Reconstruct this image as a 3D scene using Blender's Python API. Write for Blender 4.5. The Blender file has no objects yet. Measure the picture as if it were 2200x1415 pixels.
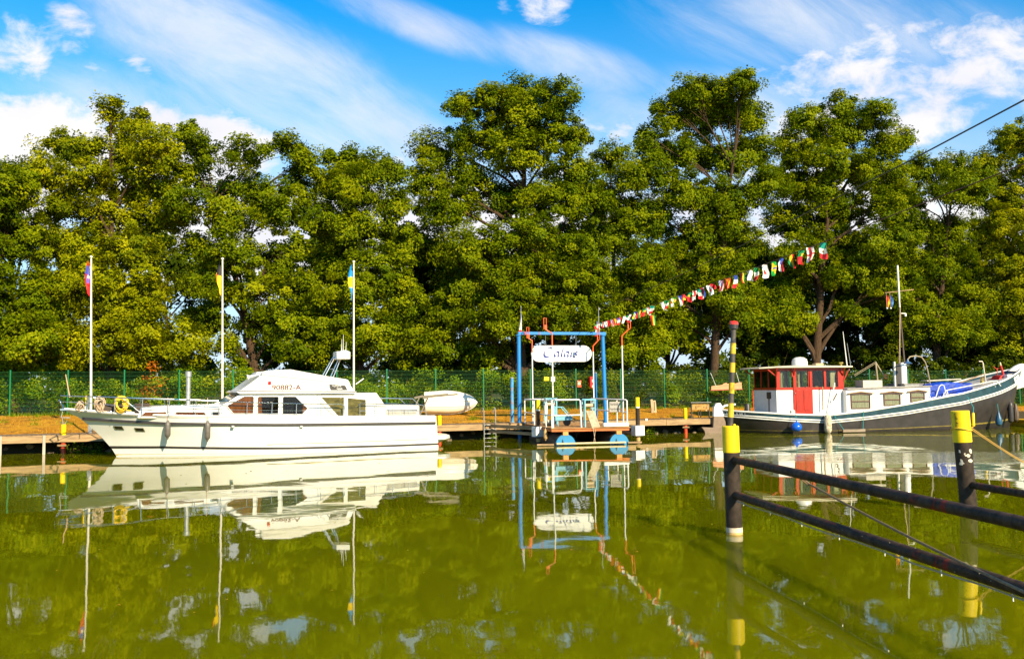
import bpy, math, random
import numpy as np
from mathutils import Vector, Matrix
R = math.radians
sc = bpy.context.scene
random.seed(7); RNG = np.random.default_rng(11)

# ------------------------------------------------------------------ camera
FPX, CAMH, PIT, ROLL = 1975.0, 2.2, R(3.6), R(0.6)      # focal length in photo pixels (2200 wide), eye height over the water
CW = Vector((0, math.cos(PIT), math.sin(PIT)))
_u0 = Vector((0, -math.sin(PIT), math.cos(PIT))); _r0 = Vector((1, 0, 0))
CR = _r0*math.cos(ROLL) - _u0*math.sin(ROLL); CU = _r0*math.sin(ROLL) + _u0*math.cos(ROLL)
CAM = Vector((0, 0, CAMH))
cd = bpy.data.cameras.new('camera'); cam = bpy.data.objects.new('camera', cd); sc.collection.objects.link(cam)
cam.matrix_world = Matrix(((CR.x, CU.x, -CW.x, 0), (CR.y, CU.y, -CW.y, 0), (CR.z, CU.z, -CW.z, CAMH), (0, 0, 0, 1)))
cd.sensor_width = 36; cd.lens = FPX/2200*36; cd.clip_start = .1; cd.clip_end = 6000
sc.camera = cam

def ray(px, py): return CW + CR*((px-1100)/FPX) - CU*((py-707.5)/FPX)
def atz(px, py, z): d = ray(px, py); return CAM + d*((z-CAMH)/d.z)
def atY(px, py, Y): d = ray(px, py); return CAM + d*(Y/d.y)
class Fr:                                               # a local frame: x along the thing, y away from the camera
    def __init__(s, o, deg):
        t = R(deg); s.o = Vector(o); s.th = t
        s.x = Vector((math.cos(t), math.sin(t), 0)); s.y = Vector((-math.sin(t), math.cos(t), 0))
    def side(s, px, py, yl):
        d = ray(px, py); t = (yl-(CAM-s.o).dot(s.y))/d.dot(s.y); p = CAM+d*t-s.o
        return (p.dot(s.x), p.z-s.o.z)
    def w(s, x, y, z): return s.o + s.x*x + s.y*y + Vector((0, 0, z))

# ------------------------------------------------------------------ world, sun, exposure
SUN_AZ, SUN_EL = R(33), R(30)                           # behind the camera, to its right
sund = Vector((math.sin(SUN_AZ)*math.cos(SUN_EL), -math.cos(SUN_AZ)*math.cos(SUN_EL), math.sin(SUN_EL)))
sl = bpy.data.lights.new('sun', 'SUN'); sl.energy = 5.0; sl.angle = R(.55); sl.color = (1, .82, .52)
so = bpy.data.objects.new('sun', sl); sc.collection.objects.link(so); so.location = sund*60
so.rotation_euler = (-sund).to_track_quat('-Z', 'Y').to_euler()
sc.view_settings.view_transform = 'Standard'; sc.view_settings.look = 'None'
sc.view_settings.exposure = .9; sc.view_settings.gamma = 1; sc.view_settings.use_curve_mapping = False
sc.render.engine = 'CYCLES'
sc.cycles.use_denoising = True; sc.cycles.max_bounces = 5; sc.cycles.diffuse_bounces = 2; sc.cycles.glossy_bounces = 3; sc.cycles.transparent_max_bounces = 10
sc.cycles.caustics_reflective = False; sc.cycles.caustics_refractive = False

class NT:                                               # short-hand for building node trees
    def __init__(s, tree): s.t = tree; s.n = tree.nodes; s.l = tree.links
    def put(s, sock, v):
        if v is None: return
        if isinstance(v, bpy.types.NodeSocket): s.l.new(v, sock)
        else: sock.default_value = v
    def m(s, op, a, b=None, c=None, clamp=False):
        n = s.n.new('ShaderNodeMath'); n.operation = op; n.use_clamp = clamp
        for i, v in enumerate((a, b, c)): s.put(n.inputs[i], v)
        return n.outputs[0]
    def comb(s, x, y, z):
        n = s.n.new('ShaderNodeCombineXYZ')
        for i, v in enumerate((x, y, z)): s.put(n.inputs[i], v)
        return n.outputs[0]
    def noise(s, vec, scale, detail=4, rough=.55, dist=0, out=0):
        n = s.n.new('ShaderNodeTexNoise'); s.put(n.inputs['Vector'], vec)
        n.inputs['Scale'].default_value = scale; n.inputs['Detail'].default_value = detail
        n.inputs['Roughness'].default_value = rough; n.inputs['Distortion'].default_value = dist
        return n.outputs[out]
    def smooth(s, v, a, b, lo=0., hi=1.):
        n = s.n.new('ShaderNodeMapRange'); n.interpolation_type = 'SMOOTHSTEP'
        s.put(n.inputs[0], v); s.put(n.inputs[1], a); s.put(n.inputs[2], b); s.put(n.inputs[3], lo); s.put(n.inputs[4], hi)
        return n.outputs[0]
    def mix(s, f, a, b, mode='MIX'):
        n = s.n.new('ShaderNodeMix'); n.data_type = 'RGBA'; n.blend_type = mode
        s.put(n.inputs[0], f); s.put(n.inputs[6], a); s.put(n.inputs[7], b); return n.outputs[2]
    def coord(s, which='Object'): return s.n.new('ShaderNodeTexCoord').outputs[which]

def rgba(c): return (c[0], c[1], c[2], 1)
W = bpy.data.worlds.new('World'); sc.world = W; W.use_nodes = True
def build_sky():
    t = W.node_tree; t.nodes.clear(); n = NT(t)
    sky = t.nodes.new('ShaderNodeTexSky'); sky.sky_type = 'NISHITA'; sky.sun_disc = False
    sky.sun_elevation = SUN_EL; sky.sun_rotation = math.atan2(sund.x, sund.y)
    sky.air_density = 1.0; sky.dust_density = .3; sky.ozone_density = 2.5
    hs = t.nodes.new('ShaderNodeHueSaturation'); hs.inputs['Saturation'].default_value = 1.35; hs.inputs['Value'].default_value = 1.0
    t.links.new(sky.outputs[0], hs.inputs['Color'])
    base = n.mix(1.0, hs.outputs[0], (.10, 1.85, 2.0, 1), 'MULTIPLY')
    d = n.coord('Generated'); sp = t.nodes.new('ShaderNodeSeparateXYZ'); t.links.new(d, sp.inputs[0])
    x, y, z = sp.outputs
    base = n.mix(n.smooth(z, -.02, .42, .95, 0), base, (7.3, 7.8, 9.6, 1))          # pale haze towards the horizon
    yy = n.m('MAXIMUM', y, .12); u = n.m('DIVIDE', x, yy); v = n.m('DIVIDE', z, yy); front = n.smooth(y, .15, .45)
    def lobe(px, py, rx, ry, ang=0, amp=1.):
        r = ray(px, py); cu, cv = r.x/r.y, r.z/r.y; a = R(ang)
        du = n.m('SUBTRACT', u, cu); dv = n.m('SUBTRACT', v, cv)
        p = n.m('ADD', n.m('MULTIPLY', du, math.cos(a)/rx*FPX), n.m('MULTIPLY', dv, math.sin(a)/rx*FPX))
        q = n.m('ADD', n.m('MULTIPLY', du, -math.sin(a)/ry*FPX), n.m('MULTIPLY', dv, math.cos(a)/ry*FPX))
        g = n.m('SUBTRACT', 1, n.m('ADD', n.m('MULTIPLY', p, p), n.m('MULTIPLY', q, q)))
        return n.m('MULTIPLY', n.m('MAXIMUM', g, 0), amp)
    def total(ls):
        s = ls[0]
        for k in ls[1:]: s = n.m('MAXIMUM', s, k)
        return s
    uv = n.comb(u, n.m('MULTIPLY', v, 1.5), 0)
    # heaped clouds: a bank low behind the trees and torn puffs
    cum = total([lobe(60, 345, 520, 175, 0, 1.9), lobe(420, 335, 230, 135, 0, 1.9), lobe(150, 75, 100, 75, -40, 1.), lobe(30, 105, 130, 85, -25, 1.),
                 lobe(205, 150, 60, 38, -20, .6), lobe(290, 135, 62, 40, -25, .7), lobe(1165, 8, 90, 62, -25, 1.), lobe(1082, 22, 30, 30, 0, .6),
                 lobe(1850, 150, 270, 120, 12, 1.0), lobe(2110, 125, 260, 125, 8, 1.05), lobe(1960, 250, 250, 85, 12, 1.1), lobe(1700, 280, 230, 70, 14, 1.1),
                 lobe(2060, 175, 60, 26, 0, .7), lobe(2100, 218, 60, 26, 0, .7), lobe(1610, 148, 85, 22, -4, .72), lobe(1300, 280, 130, 85, 0, .8), lobe(760, 500, 1000, 200, 0, 1.5), lobe(1980, 480, 800, 190, 0, 1.3), lobe(780, 340, 90, 40, 0, .5), lobe(2240, 250, 120, 90, 0, .6)])
    f1 = n.noise(uv, 16, 8, .6, .3)
    dens = n.m('ADD', cum, n.m('MULTIPLY', n.m('SUBTRACT', f1, .5), 3.4))
    cumd = n.m('MULTIPLY', n.smooth(dens, .3, 1.3), n.smooth(cum, 0, .5))
    # ice-cloud streaks running down to the right
    a = R(-33); us = n.m('ADD', n.m('MULTIPLY', u, math.cos(a)), n.m('MULTIPLY', v, math.sin(a)))
    vs = n.m('ADD', n.m('MULTIPLY', u, -math.sin(a)), n.m('MULTIPLY', v, math.cos(a)))
    f2 = n.noise(n.comb(n.m('MULTIPLY', us, .3), vs, 3.7), 13, 8, .66, .5)
    cir = total([lobe(520, 130, 600, 190, -27, 1.15), lobe(760, 270, 420, 170, -25, 1.1), lobe(900, 50, 350, 62, -21, 1.1), lobe(1230, 140, 290, 80, -17, 1.1),
                 lobe(1330, 230, 180, 80, -30, .8), lobe(1800, 60, 560, 160, -8, 1.0), lobe(320, 230, 480, 130, -10, .85), lobe(1500, 260, 460, 150, 0, .9), lobe(1100, 360, 1500, 160, 0, .75), lobe(60, 120, 260, 130, 0, .35)])
    cird = n.m('MULTIPLY', n.smooth(n.m('ADD', n.m('MULTIPLY', cir, .9), n.m('MULTIPLY', n.m('SUBTRACT', f2, .5), 2.3)), .0, 1.55), n.smooth(cir, 0, .9))
    # the same broken cloud over the rest of the sky
    zz = n.m('ADD', n.m('MAXIMUM', z, 0), .22)
    f3 = n.noise(n.comb(n.m('DIVIDE', x, zz), n.m('DIVIDE', y, zz), 0), 1.3, 7, .6, .4)
    rest = n.m('MULTIPLY', n.smooth(f3, .48, .72), n.m('SUBTRACT', 1, front))
    cl = n.m('ADD', n.m('MULTIPLY', n.m('MAXIMUM', cumd, n.m('MULTIPLY', cird, .74)), front), n.m('MULTIPLY', rest, .7), clamp=True)
    f4 = n.noise(uv, 5, 3, .5)
    ccol = n.mix(n.smooth(f4, .35, .65), (8.2, 8.2, 9.0, 1), (9.6, 9.4, 9.3, 1))
    col = n.mix(cl, base, ccol)
    bg = t.nodes.new('ShaderNodeBackground'); bg.inputs[1].default_value = SKY_STRENGTH; t.links.new(col, bg.inputs[0])
    out = t.nodes.new('ShaderNodeOutputWorld'); t.links.new(bg.outputs[0], out.inputs[0])
SKY_STRENGTH = .06
build_sky()

# ------------------------------------------------------------------ materials
MATS = {}
def mat(name, col, rough=.5, metal=0., var=.12, scale=6., bump=0., bscale=40., dirt=None, spec=.5, coat=0., stretch=None, coords='Object'):
    """plain painted / wooden / metal surface; dirt = (colour, amount 0..1, scale)"""
    if name in MATS: return MATS[name]
    m = bpy.data.materials.new(name); m.use_nodes = True; n = NT(m.node_tree); b = m.node_tree.nodes['Principled BSDF']
    v = n.coord(coords)
    if stretch:
        mp = n.n.new('ShaderNodeMapping'); mp.inputs['Scale'].default_value = stretch; n.l.new(v, mp.inputs[0]); v = mp.outputs[0]
    f = n.noise(v, scale, 5, .6)
    lo = tuple(max(0, c*(1-var)) for c in col); hi = tuple(min(1, c*(1+var)) for c in col)
    c = n.mix(n.smooth(f, .3, .7), rgba(lo), rgba(hi))
    if dirt:
        f2 = n.noise(v, dirt[2], 6, .68, .4); th = .75-.4*dirt[1]
        c = n.mix(n.smooth(f2, th, th+.12, 0, .85), c, rgba(dirt[0]))
    n.put(b.inputs['Base Color'], c)
    b.inputs['Roughness'].default_value = rough; b.inputs['Metallic'].default_value = metal
    b.inputs['Specular IOR Level'].default_value = spec
    if coat: b.inputs['Coat Weight'].default_value = coat; b.inputs['Coat Roughness'].default_value = .08
    if bump:
        bn = n.n.new('ShaderNodeBump'); bn.inputs['Strength'].default_value = .6; bn.inputs['Distance'].default_value = bump
        n.l.new(n.noise(v, bscale, 4, .6), bn.inputs['Height']); n.l.new(bn.outputs[0], b.inputs['Normal'])
    MATS[name] = m; return m
def mat_print(name, rough=.7):
    """printed cloth or print: the colour of the design is stored with the mesh"""
    if name in MATS: return MATS[name]
    m = bpy.data.materials.new(name); m.use_nodes = True; n = NT(m.node_tree); b = m.node_tree.nodes['Principled BSDF']
    a = n.n.new('ShaderNodeAttribute'); a.attribute_name = 'Col'
    n.l.new(n.mix(.12, a.outputs['Color'], n.noise(n.coord(), 30, 3, .5, 0, 1), 'SOFT_LIGHT'), b.inputs['Base Color'])
    b.inputs['Roughness'].default_value = rough; MATS[name] = m; return m
def mat_glass(name, tint=(1, 1, 1), clear=.85):
    if name in MATS: return MATS[name]
    m = bpy.data.materials.new(name); m.use_nodes = True; n = NT(m.node_tree); m.node_tree.nodes.remove(m.node_tree.nodes['Principled BSDF'])
    tr = n.n.new('ShaderNodeBsdfTransparent'); tr.inputs[0].default_value = (tint[0]*clear, tint[1]*clear, tint[2]*clear, 1)
    gl = n.n.new('ShaderNodeBsdfGlossy'); gl.inputs['Roughness'].default_value = .02
    fr = n.n.new('ShaderNodeFresnel'); fr.inputs[0].default_value = 1.5
    mx = n.n.new('ShaderNodeMixShader'); n.l.new(fr.outputs[0], mx.inputs[0]); n.l.new(tr.outputs[0], mx.inputs[1]); n.l.new(gl.outputs[0], mx.inputs[2])
    n.l.new(mx.outputs[0], n.n['Material Output'].inputs[0]); MATS[name] = m; return m
def mat_leaf(name, dark, mid, light, trans=.34):
    if name in MATS: return MATS[name]
    m = bpy.data.materials.new(name); m.use_nodes = True; n = NT(m.node_tree); b = m.node_tree.nodes['Principled BSDF']
    a = n.n.new('ShaderNodeAttribute'); a.attribute_name = 'rnd'
    r = n.n.new('ShaderNodeValToRGB'); n.l.new(a.outputs['Fac'], r.inputs[0]); e = r.color_ramp.elements
    e[0].color = rgba(dark); e[1].color = rgba(light); k = e.new(.5); k.color = rgba(mid)
    n.l.new(r.outputs[0], b.inputs['Base Color']); b.inputs['Roughness'].default_value = .6; b.inputs['Specular IOR Level'].default_value = .05
    tl = n.n.new('ShaderNodeBsdfTranslucent'); n.l.new(n.mix(1., r.outputs[0], (1.15, 1.2, .4, 1), 'MULTIPLY'), tl.inputs[0])
    mx = n.n.new('ShaderNodeMixShader'); mx.inputs[0].default_value = trans
    n.l.new(b.outputs[0], mx.inputs[1]); n.l.new(tl.outputs[0], mx.inputs[2]); n.l.new(mx.outputs[0], n.n['Material Output'].inputs[0])
    MATS[name] = m; return m

WHITE = mat('white_gelcoat', (.80, .79, .76), .22, var=.03, scale=1.5, coat=.3)
WPAINT = mat('white_paint', (.78, .77, .73), .4, var=.05, scale=4, dirt=((.45, .38, .28), .12, 5))
CANVAS = mat('cream_canvas', (.74, .71, .64), .8, var=.05, scale=3, bump=.01, bscale=9)
BLACKP = mat('black_rubber', (.035, .03, .03), .45)
STEEL = mat('stainless_steel', (.72, .71, .69), .2, 1., var=.05)
GALV = mat('galvanised_steel', (.42, .43, .42), .45, .6, var=.15, scale=10)
TEAK = mat('curtain_brown', (.62, .27, .06), .85, var=.35, scale=14, stretch=(1, 1, .06))
DARKG = mat('dark_glass', (.02, .017, .014), .06, var=.1, spec=.6)
OLIVEG = mat('clear_vinyl', (.10, .085, .02), .1, var=.5, scale=5, stretch=(1, 1, 2.5), bump=.02, bscale=6)
GREYF = mat('grey_rubber_fender', (.12, .105, .09), .42, var=.2, scale=9)
ROPE = mat('pale_rope', (.62, .45, .32), .9, var=.3, scale=40)
YROPE = mat('yellow_rope', (.75, .48, .03), .8, var=.2, scale=40)
TROPE = mat('teal_rope', (.01, .28, .30), .8, var=.2, scale=40)
WICKER = mat('brown_wicker', (.06, .04, .03), .7, var=.4, scale=40, stretch=(.2, .2, 4), bump=.01, bscale=50)
WOOD = mat('weathered_oak', (.34, .22, .11), .8, var=.35, scale=7, stretch=(.25, 2.5, 2.5), bump=.012, bscale=16, dirt=((.12, .08, .05), .35, 5))
DECKW = mat('old_deck_planks', (.20, .125, .06), .85, var=.4, scale=9, bump=.01, bscale=20, dirt=((.42, .24, .06), .5, 2.2))
YELLOW = mat('yellow_paint', (.86, .60, .0), .45, var=.07, scale=6, dirt=((.30, .17, .01), .12, 9))
BPILE = mat('black_tar_paint', (.038, .027, .02), .6, spec=.2, var=.4, scale=8, dirt=((.20, .12, .07), .28, 12))
REDP = mat('faded_red_paint', (.55, .05, .01), .5, var=.3, scale=10, dirt=((.5, .25, .06), .35, 9))
ORANGE = mat('orange_red_paint', (.72, .10, .012), .45, var=.1)
BLUEP = mat('bright_blue_paint', (.012, .20, .56), .42, var=.1, scale=6, dirt=((.30, .16, .08), .1, 6))
RUSTB = mat('rusted_blue_paint', (.05, .26, .52), .6, var=.3, scale=5, dirt=((.42, .17, .04), .62, 4))
LBLUE = mat('pale_blue_paint', (.16, .42, .55), .5, var=.15, dirt=((.4, .25, .12), .15, 8))
GREENF = mat('green_powder_coat', (.0, .17, .06), .4, var=.08)
BARK = mat('oak_bark', (.06, .032, .014), .95, var=.5, scale=9, stretch=(3, 3, .5), bump=.05, bscale=14)
STONE = mat('bank_stone', (.17, .13, .09), .9, var=.4, scale=5, bump=.03, bscale=9)

# ------------------------------------------------------------------ mesh builder
COL = sc.collection
class MB:
    def __init__(s): s.v = []; s.f = []
    def add(s, vs, fs):
        o = len(s.v); s.v += [tuple(p) for p in vs]; s.f += [tuple(o+i for i in f) for f in fs]; return s
    def box(s, c, size, rz=0, M=None):
        hx, hy, hz = size[0]/2, size[1]/2, size[2]/2
        vs = [Vector((sx*hx, sy*hy, sz*hz)) for sz in (-1, 1) for sy in (-1, 1) for sx in (-1, 1)]
        if rz: m = Matrix.Rotation(rz, 3, 'Z'); vs = [m@v for v in vs]
        if M is not None: vs = [M@v for v in vs]
        vs = [v+Vector(c) for v in vs]
        return s.add(vs, [(0, 2, 3, 1), (4, 5, 7, 6), (0, 1, 5, 4), (2, 6, 7, 3), (0, 4, 6, 2), (1, 3, 7, 5)])
    def bb(s, x0, x1, y0, y1, z0, z1): return s.box(((x0+x1)/2, (y0+y1)/2, (z0+z1)/2), (abs(x1-x0), abs(y1-y0), abs(z1-z0)))
    def bar(s, p0, p1, w, h=None):
        p0, p1 = Vector(p0), Vector(p1); h = h or w; d = p1-p0
        q = d.to_track_quat('X', 'Z').to_matrix()
        return s.box((p0+p1)/2, (d.length, w, h), M=q)
    def tube(s, pts, r, n=8, caps=True):
        pts = [Vector(p) for p in pts]; rs = r if isinstance(r, (list, tuple)) else [r]*len(pts)
        a = None; rings = []
        for i, p in enumerate(pts):
            t = (pts[min(i+1, len(pts)-1)]-pts[max(i-1, 0)]).normalized()
            if a is None: a = t.orthogonal().normalized()
            else: a = (a - t*a.dot(t)); a = a.normalized() if a.length > 1e-6 else t.orthogonal().normalized()
            b = t.cross(a); rings.append([p+(a*math.cos(k*2*math.pi/n)+b*math.sin(k*2*math.pi/n))*rs[i] for k in range(n)])
        vs = [v for g in rings for v in g]; fs = []
        for i in range(len(pts)-1):
            for k in range(n): fs.append((i*n+k, i*n+(k+1) % n, (i+1)*n+(k+1) % n, (i+1)*n+k))
        if caps: fs += [tuple(reversed(range(n))), tuple(range((len(pts)-1)*n, len(pts)*n))]
        return s.add(vs, fs)
    def cyl(s, p0, p1, r0, r1=None, n=12): return s.tube([p0, p1], [r0, r0 if r1 is None else r1], n)
    def lathe(s, prof, c=(0, 0, 0), n=16, M=None):
        c = Vector(c); vs = []; fs = []
        for r, z in prof:
            for k in range(n):
                p = Vector((r*math.cos(k*2*math.pi/n), r*math.sin(k*2*math.pi/n), z))
                vs.append((M@p if M is not None else p)+c)
        for i in range(len(prof)-1):
            for k in range(n): fs.append((i*n+k, i*n+(k+1) % n, (i+1)*n+(k+1) % n, (i+1)*n+k))
        fs += [tuple(reversed(range(n))), tuple(range((len(prof)-1)*n, len(prof)*n))]
        return s.add(vs, fs)
    def ball(s, c, r, n=16, m=10):
        rr = r if isinstance(r, (tuple, list)) else (r, r, r)
        pr = [(max(math.sin(math.pi*i/m), .001), -math.cos(math.pi*i/m)) for i in range(m+1)]
        return s.lathe(pr, c, n, Matrix.Diagonal(rr))
    def prism(s, poly, y0, y1, poly2=None):
        """polygon of (x, z) pulled from y0 to y1 (poly2: a second outline at y1)"""
        n = len(poly); q = poly2 or poly
        vs = [(x, y0, z) for x, z in poly]+[(x, y1, z) for x, z in q]
        return s.add(vs, [tuple(range(n)), tuple(reversed(range(n, 2*n)))]+[(i, i+n, (i+1) % n+n, (i+1) % n) for i in range(n)])
    def ring(s, poly, w, y0, y1):
        """frame of width w lying outside the polygon"""
        cx = sum(p[0] for p in poly)/len(poly); cz = sum(p[1] for p in poly)/len(poly)
        out = []
        for x, z in poly:
            dx, dz = x-cx, z-cz; l = math.hypot(dx, dz) or 1; out.append((x+dx/l*w*1.3, z+dz/l*w*1.3))
        n = len(poly); vs = [(x, y0, z) for x, z in poly]+[(x, y0, z) for x, z in out]+[(x, y1, z) for x, z in poly]+[(x, y1, z) for x, z in out]
        fs = []
        for i in range(n):
            j = (i+1) % n
            fs += [(i, j, n+j, n+i), (2*n+i, 3*n+i, 3*n+j, 2*n+j), (n+i, n+j, 3*n+j, 3*n+i), (i, 2*n+i, 2*n+j, j)]
        return s.add(vs, fs)
    def grid(s, fn, nu, nv, close=False):
        vs = [fn(i/nu, j/nv) for j in range(nv+1) for i in range(nu+1)]
        return s.add(vs, [(j*(nu+1)+i, j*(nu+1)+i+1, (j+1)*(nu+1)+i+1, (j+1)*(nu+1)+i) for j in range(nv) for i in range(nu)])
    def mesh(s, name, m=None, smooth=True, ang=35):
        me = bpy.data.meshes.new(name); me.from_pydata(s.v, [], s.f); me.validate(); fixn(me)
        if smooth:
            me.polygons.foreach_set('use_smooth', [True]*len(me.polygons)); me.set_sharp_from_angle(angle=R(ang))
        if m: me.materials.append(m)
        return me
    def build(s, name, m, parent=None, smooth=True, bevel=0, ang=35, label=None):
        return link(name, s.mesh(name, m, smooth, ang), parent, bevel, label)
def fixn(me):
    import bmesh
    bm = bmesh.new(); bm.from_mesh(me); bmesh.ops.recalc_face_normals(bm, faces=bm.faces); bm.to_mesh(me); bm.free()
def link(name, me, parent=None, bevel=0, label=None):
    o = bpy.data.objects.new(name, me); COL.objects.link(o)
    if parent is not None: o.parent = parent
    if bevel:
        b = o.modifiers.new('bevel', 'BEVEL'); b.width = bevel; b.segments = 2; b.limit_method = 'ANGLE'; b.angle_limit = R(40)
    if label: o['label'] = label
    return o
def tag(o, label, cat, group=None):
    o['label'] = label; o['category'] = cat
    if group: o['group'] = group
    return o
def thing(name, label, cat, loc=(0, 0, 0), rz=0, group=None):
    o = bpy.data.objects.new(name, None); COL.objects.link(o); o.location = loc; o.rotation_euler = (0, 0, rz); o.empty_display_size = .2
    return tag(o, label, cat, group)
def colour_mesh(me, cols):
    a = me.color_attributes.new('Col', 'FLOAT_COLOR', 'CORNER'); d = []
    for p in me.polygons:
        for _ in p.loop_indices: d += [*cols[p.index], 1]
    a.data.foreach_set('color', d)
def text_shape(body, size, shear=0., depth=.004, spacing=1., bold=0.):
    """letters as flat polygons in the x-z plane, centred"""
    c = bpy.data.curves.new('lettering', 'FONT'); c.body = body; c.size = size; c.shear = shear; c.space_character = spacing
    c.align_x = 'CENTER'; c.align_y = 'CENTER'; c.extrude = depth/2; c.offset = bold; c.resolution_u = 3
    o = bpy.data.objects.new('lettering', c); COL.objects.link(o); dg = bpy.context.evaluated_depsgraph_get(); dg.update()
    me = bpy.data.meshes.new_from_object(o.evaluated_get(dg)); bpy.data.objects.remove(o); bpy.data.curves.remove(c)
    me.transform(Matrix.Rotation(R(90), 4, 'X')); return me
def lettering(name, body, size, m, parent, loc, rz=0, shear=0., sx=1., tilt=0., bold=0):
    me = text_shape(body, size, shear, bold=bold); me.materials.clear(); me.materials.append(m); me.transform(Matrix.Diagonal((sx, 1, 1, 1)))
    o = link(name, me, parent); o.location = loc; o.rotation_euler = (0, tilt, rz); return o
def lerp_tab(tab, x):
    return float(np.interp(x, [t[0] for t in tab], [t[1] for t in tab]))

# ================================================================== THE SETTING
JF = Fr((-17.4, 32.8, 0), 21.0)                         # line of the jetty's front edge: x along the bank, y inland
GP = [(-3, -1.4), (.2, -.7), (.5, -.15), (.95, .22), (1.35, .5), (1.75, .66), (2.4, .72), (5, .9), (9, 1.07), (12, 1.12), (40, 1.2), (1800, 1.2)]
def gz_n(n): return lerp_tab(GP, n)
def gz(x, y):
    p = Vector((x, y, 0))-JF.o; return gz_n(p.dot(JF.y))
def ground_at(px, Y): p = atY(px, 830, Y); return Vector((p.x, p.y, gz(p.x, p.y)))

def struct(o): o['kind'] = 'structure'; return o
def water():
    m = bpy.data.materials.new('green_canal_water'); m.use_nodes = True; n = NT(m.node_tree); b = m.node_tree.nodes['Principled BSDF']
    v = n.coord('Object'); sp = n.n.new('ShaderNodeSeparateXYZ'); n.l.new(v, sp.inputs[0])
    tone = n.noise(v, .12, 4, .55)
    n.put(b.inputs['Base Color'], n.mix(n.smooth(tone, .3, .7), (.096, .107, .0006, 1), (.128, .130, .0006, 1)))
    b.inputs['Roughness'].default_value = .022; b.inputs['IOR'].default_value = 1.33
    b.subsurface_method = 'BURLEY'; b.inputs['Subsurface Weight'].default_value = 1; b.inputs['Subsurface Radius'].default_value = (1, 1, .4); b.inputs['Subsurface Scale'].default_value = 1.2   # light spreads in the cloudy water
    h1 = n.noise(v, .42, 1.2, .35, .2); h2 = n.noise(v, 1.9, 2, .45, .4)
    # a rougher patch of ripples drifting off the barge's side
    rx = n.m('DIVIDE', n.m('SUBTRACT', sp.outputs[0], 14.5), 9.5); ry = n.m('DIVIDE', n.m('SUBTRACT', sp.outputs[1], 27.5), 2.6)
    patch = n.smooth(n.m('ADD', n.m('MULTIPLY', rx, rx), n.m('MULTIPLY', ry, ry)), .35, 1., 1, 0)
    mp = n.n.new('ShaderNodeMapping'); mp.inputs['Scale'].default_value = (.8, 3.0, 1); n.l.new(v, mp.inputs[0])
    h3 = n.noise(mp.outputs[0], 1.6, 3, .55, .3)
    h = n.m('ADD', n.m('ADD', n.m('MULTIPLY', h1, .013), n.m('MULTIPLY', h2, .0009)), n.m('MULTIPLY', n.m('MULTIPLY', h3, patch), .010))
    bn = n.n.new('ShaderNodeBump'); bn.inputs['Strength'].default_value = 1; bn.inputs['Distance'].default_value = 1
    n.l.new(h, bn.inputs['Height']); n.l.new(bn.outputs[0], b.inputs['Normal'])
    mb = MB().add([(-900, -700, 0), (900, -700, 0), (900, 500, 0), (-900, 500, 0)], [(0, 1, 2, 3)])
    struct(mb.build('water', m, smooth=False))
water()

def ground():
    m = bpy.data.materials.new('dry_grass_ground'); m.use_nodes = True; n = NT(m.node_tree); b = m.node_tree.nodes['Principled BSDF']
    v = n.coord('Object')
    c = n.mix(n.smooth(n.noise(v, .7, 6, .65), .35, .65), (.42, .17, .012, 1), (.56, .28, .02, 1))
    c = n.mix(n.smooth(n.noise(v, 1.5, 7, .72, .5), .52, .62), c, (.17, .085, .025, 1))
    c = n.mix(n.smooth(n.noise(v, .16, 3, .5), .58, .72, 0, .5), c, (.20, .19, .02, 1))
    sp = n.n.new('ShaderNodeSeparateXYZ'); n.l.new(v, sp.inputs[0])
    c = n.mix(n.smooth(n.m('ADD', sp.outputs[2], n.m('MULTIPLY', n.noise(v, 3, 4), .25)), .62, .8), (.05, .04, .022, 1), c)   # bare wet soil on the slope
    t_ = R(12.5); o_ = atY(20, 893, 43.0)                           # undergrowth and leaf litter behind the fence, colour also darkened for tree shade
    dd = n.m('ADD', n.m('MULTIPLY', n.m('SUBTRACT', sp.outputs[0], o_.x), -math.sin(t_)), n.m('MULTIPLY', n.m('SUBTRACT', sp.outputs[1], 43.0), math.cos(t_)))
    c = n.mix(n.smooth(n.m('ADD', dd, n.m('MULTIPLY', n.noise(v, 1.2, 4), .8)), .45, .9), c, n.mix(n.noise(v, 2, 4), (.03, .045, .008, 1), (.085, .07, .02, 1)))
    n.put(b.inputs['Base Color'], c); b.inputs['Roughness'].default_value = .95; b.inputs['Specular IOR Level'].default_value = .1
    bn = n.n.new('ShaderNodeBump'); bn.inputs['Distance'].default_value = .06; n.l.new(n.noise(v, 9, 5, .7), bn.inputs['Height']); n.l.new(bn.outputs[0], b.inputs['Normal'])
    al = [-900, -300, -120, -60]+[x*1.0 for x in range(-40, 71)]+[100, 200, 500, 900]
    ns = [-3, .2, .5, .72, .95, 1.35, 1.75, 2.4, 3.2, 4, 5, 6, 7, 8, 9, 10, 12, 16, 24, 40, 120, 500, 1800]
    vs = []; fs = []
    for a in al:
        for q in ns:
            z = gz_n(q)+(random.uniform(-.05, .05) if .3 < q < 2 and abs(a) < 75 else random.uniform(-.02, .02) if q < 16 else 0)
            vs.append(JF.w(a, q+(random.uniform(-.12, .12) if .3 < q < 1.6 else 0), z))
    k = len(ns)
    for i in range(len(al)-1):
        for j in range(k-1): fs.append((i*k+j, (i+1)*k+j, (i+1)*k+j+1, i*k+j+1))
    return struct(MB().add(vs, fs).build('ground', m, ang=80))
GROUND = ground()

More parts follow.
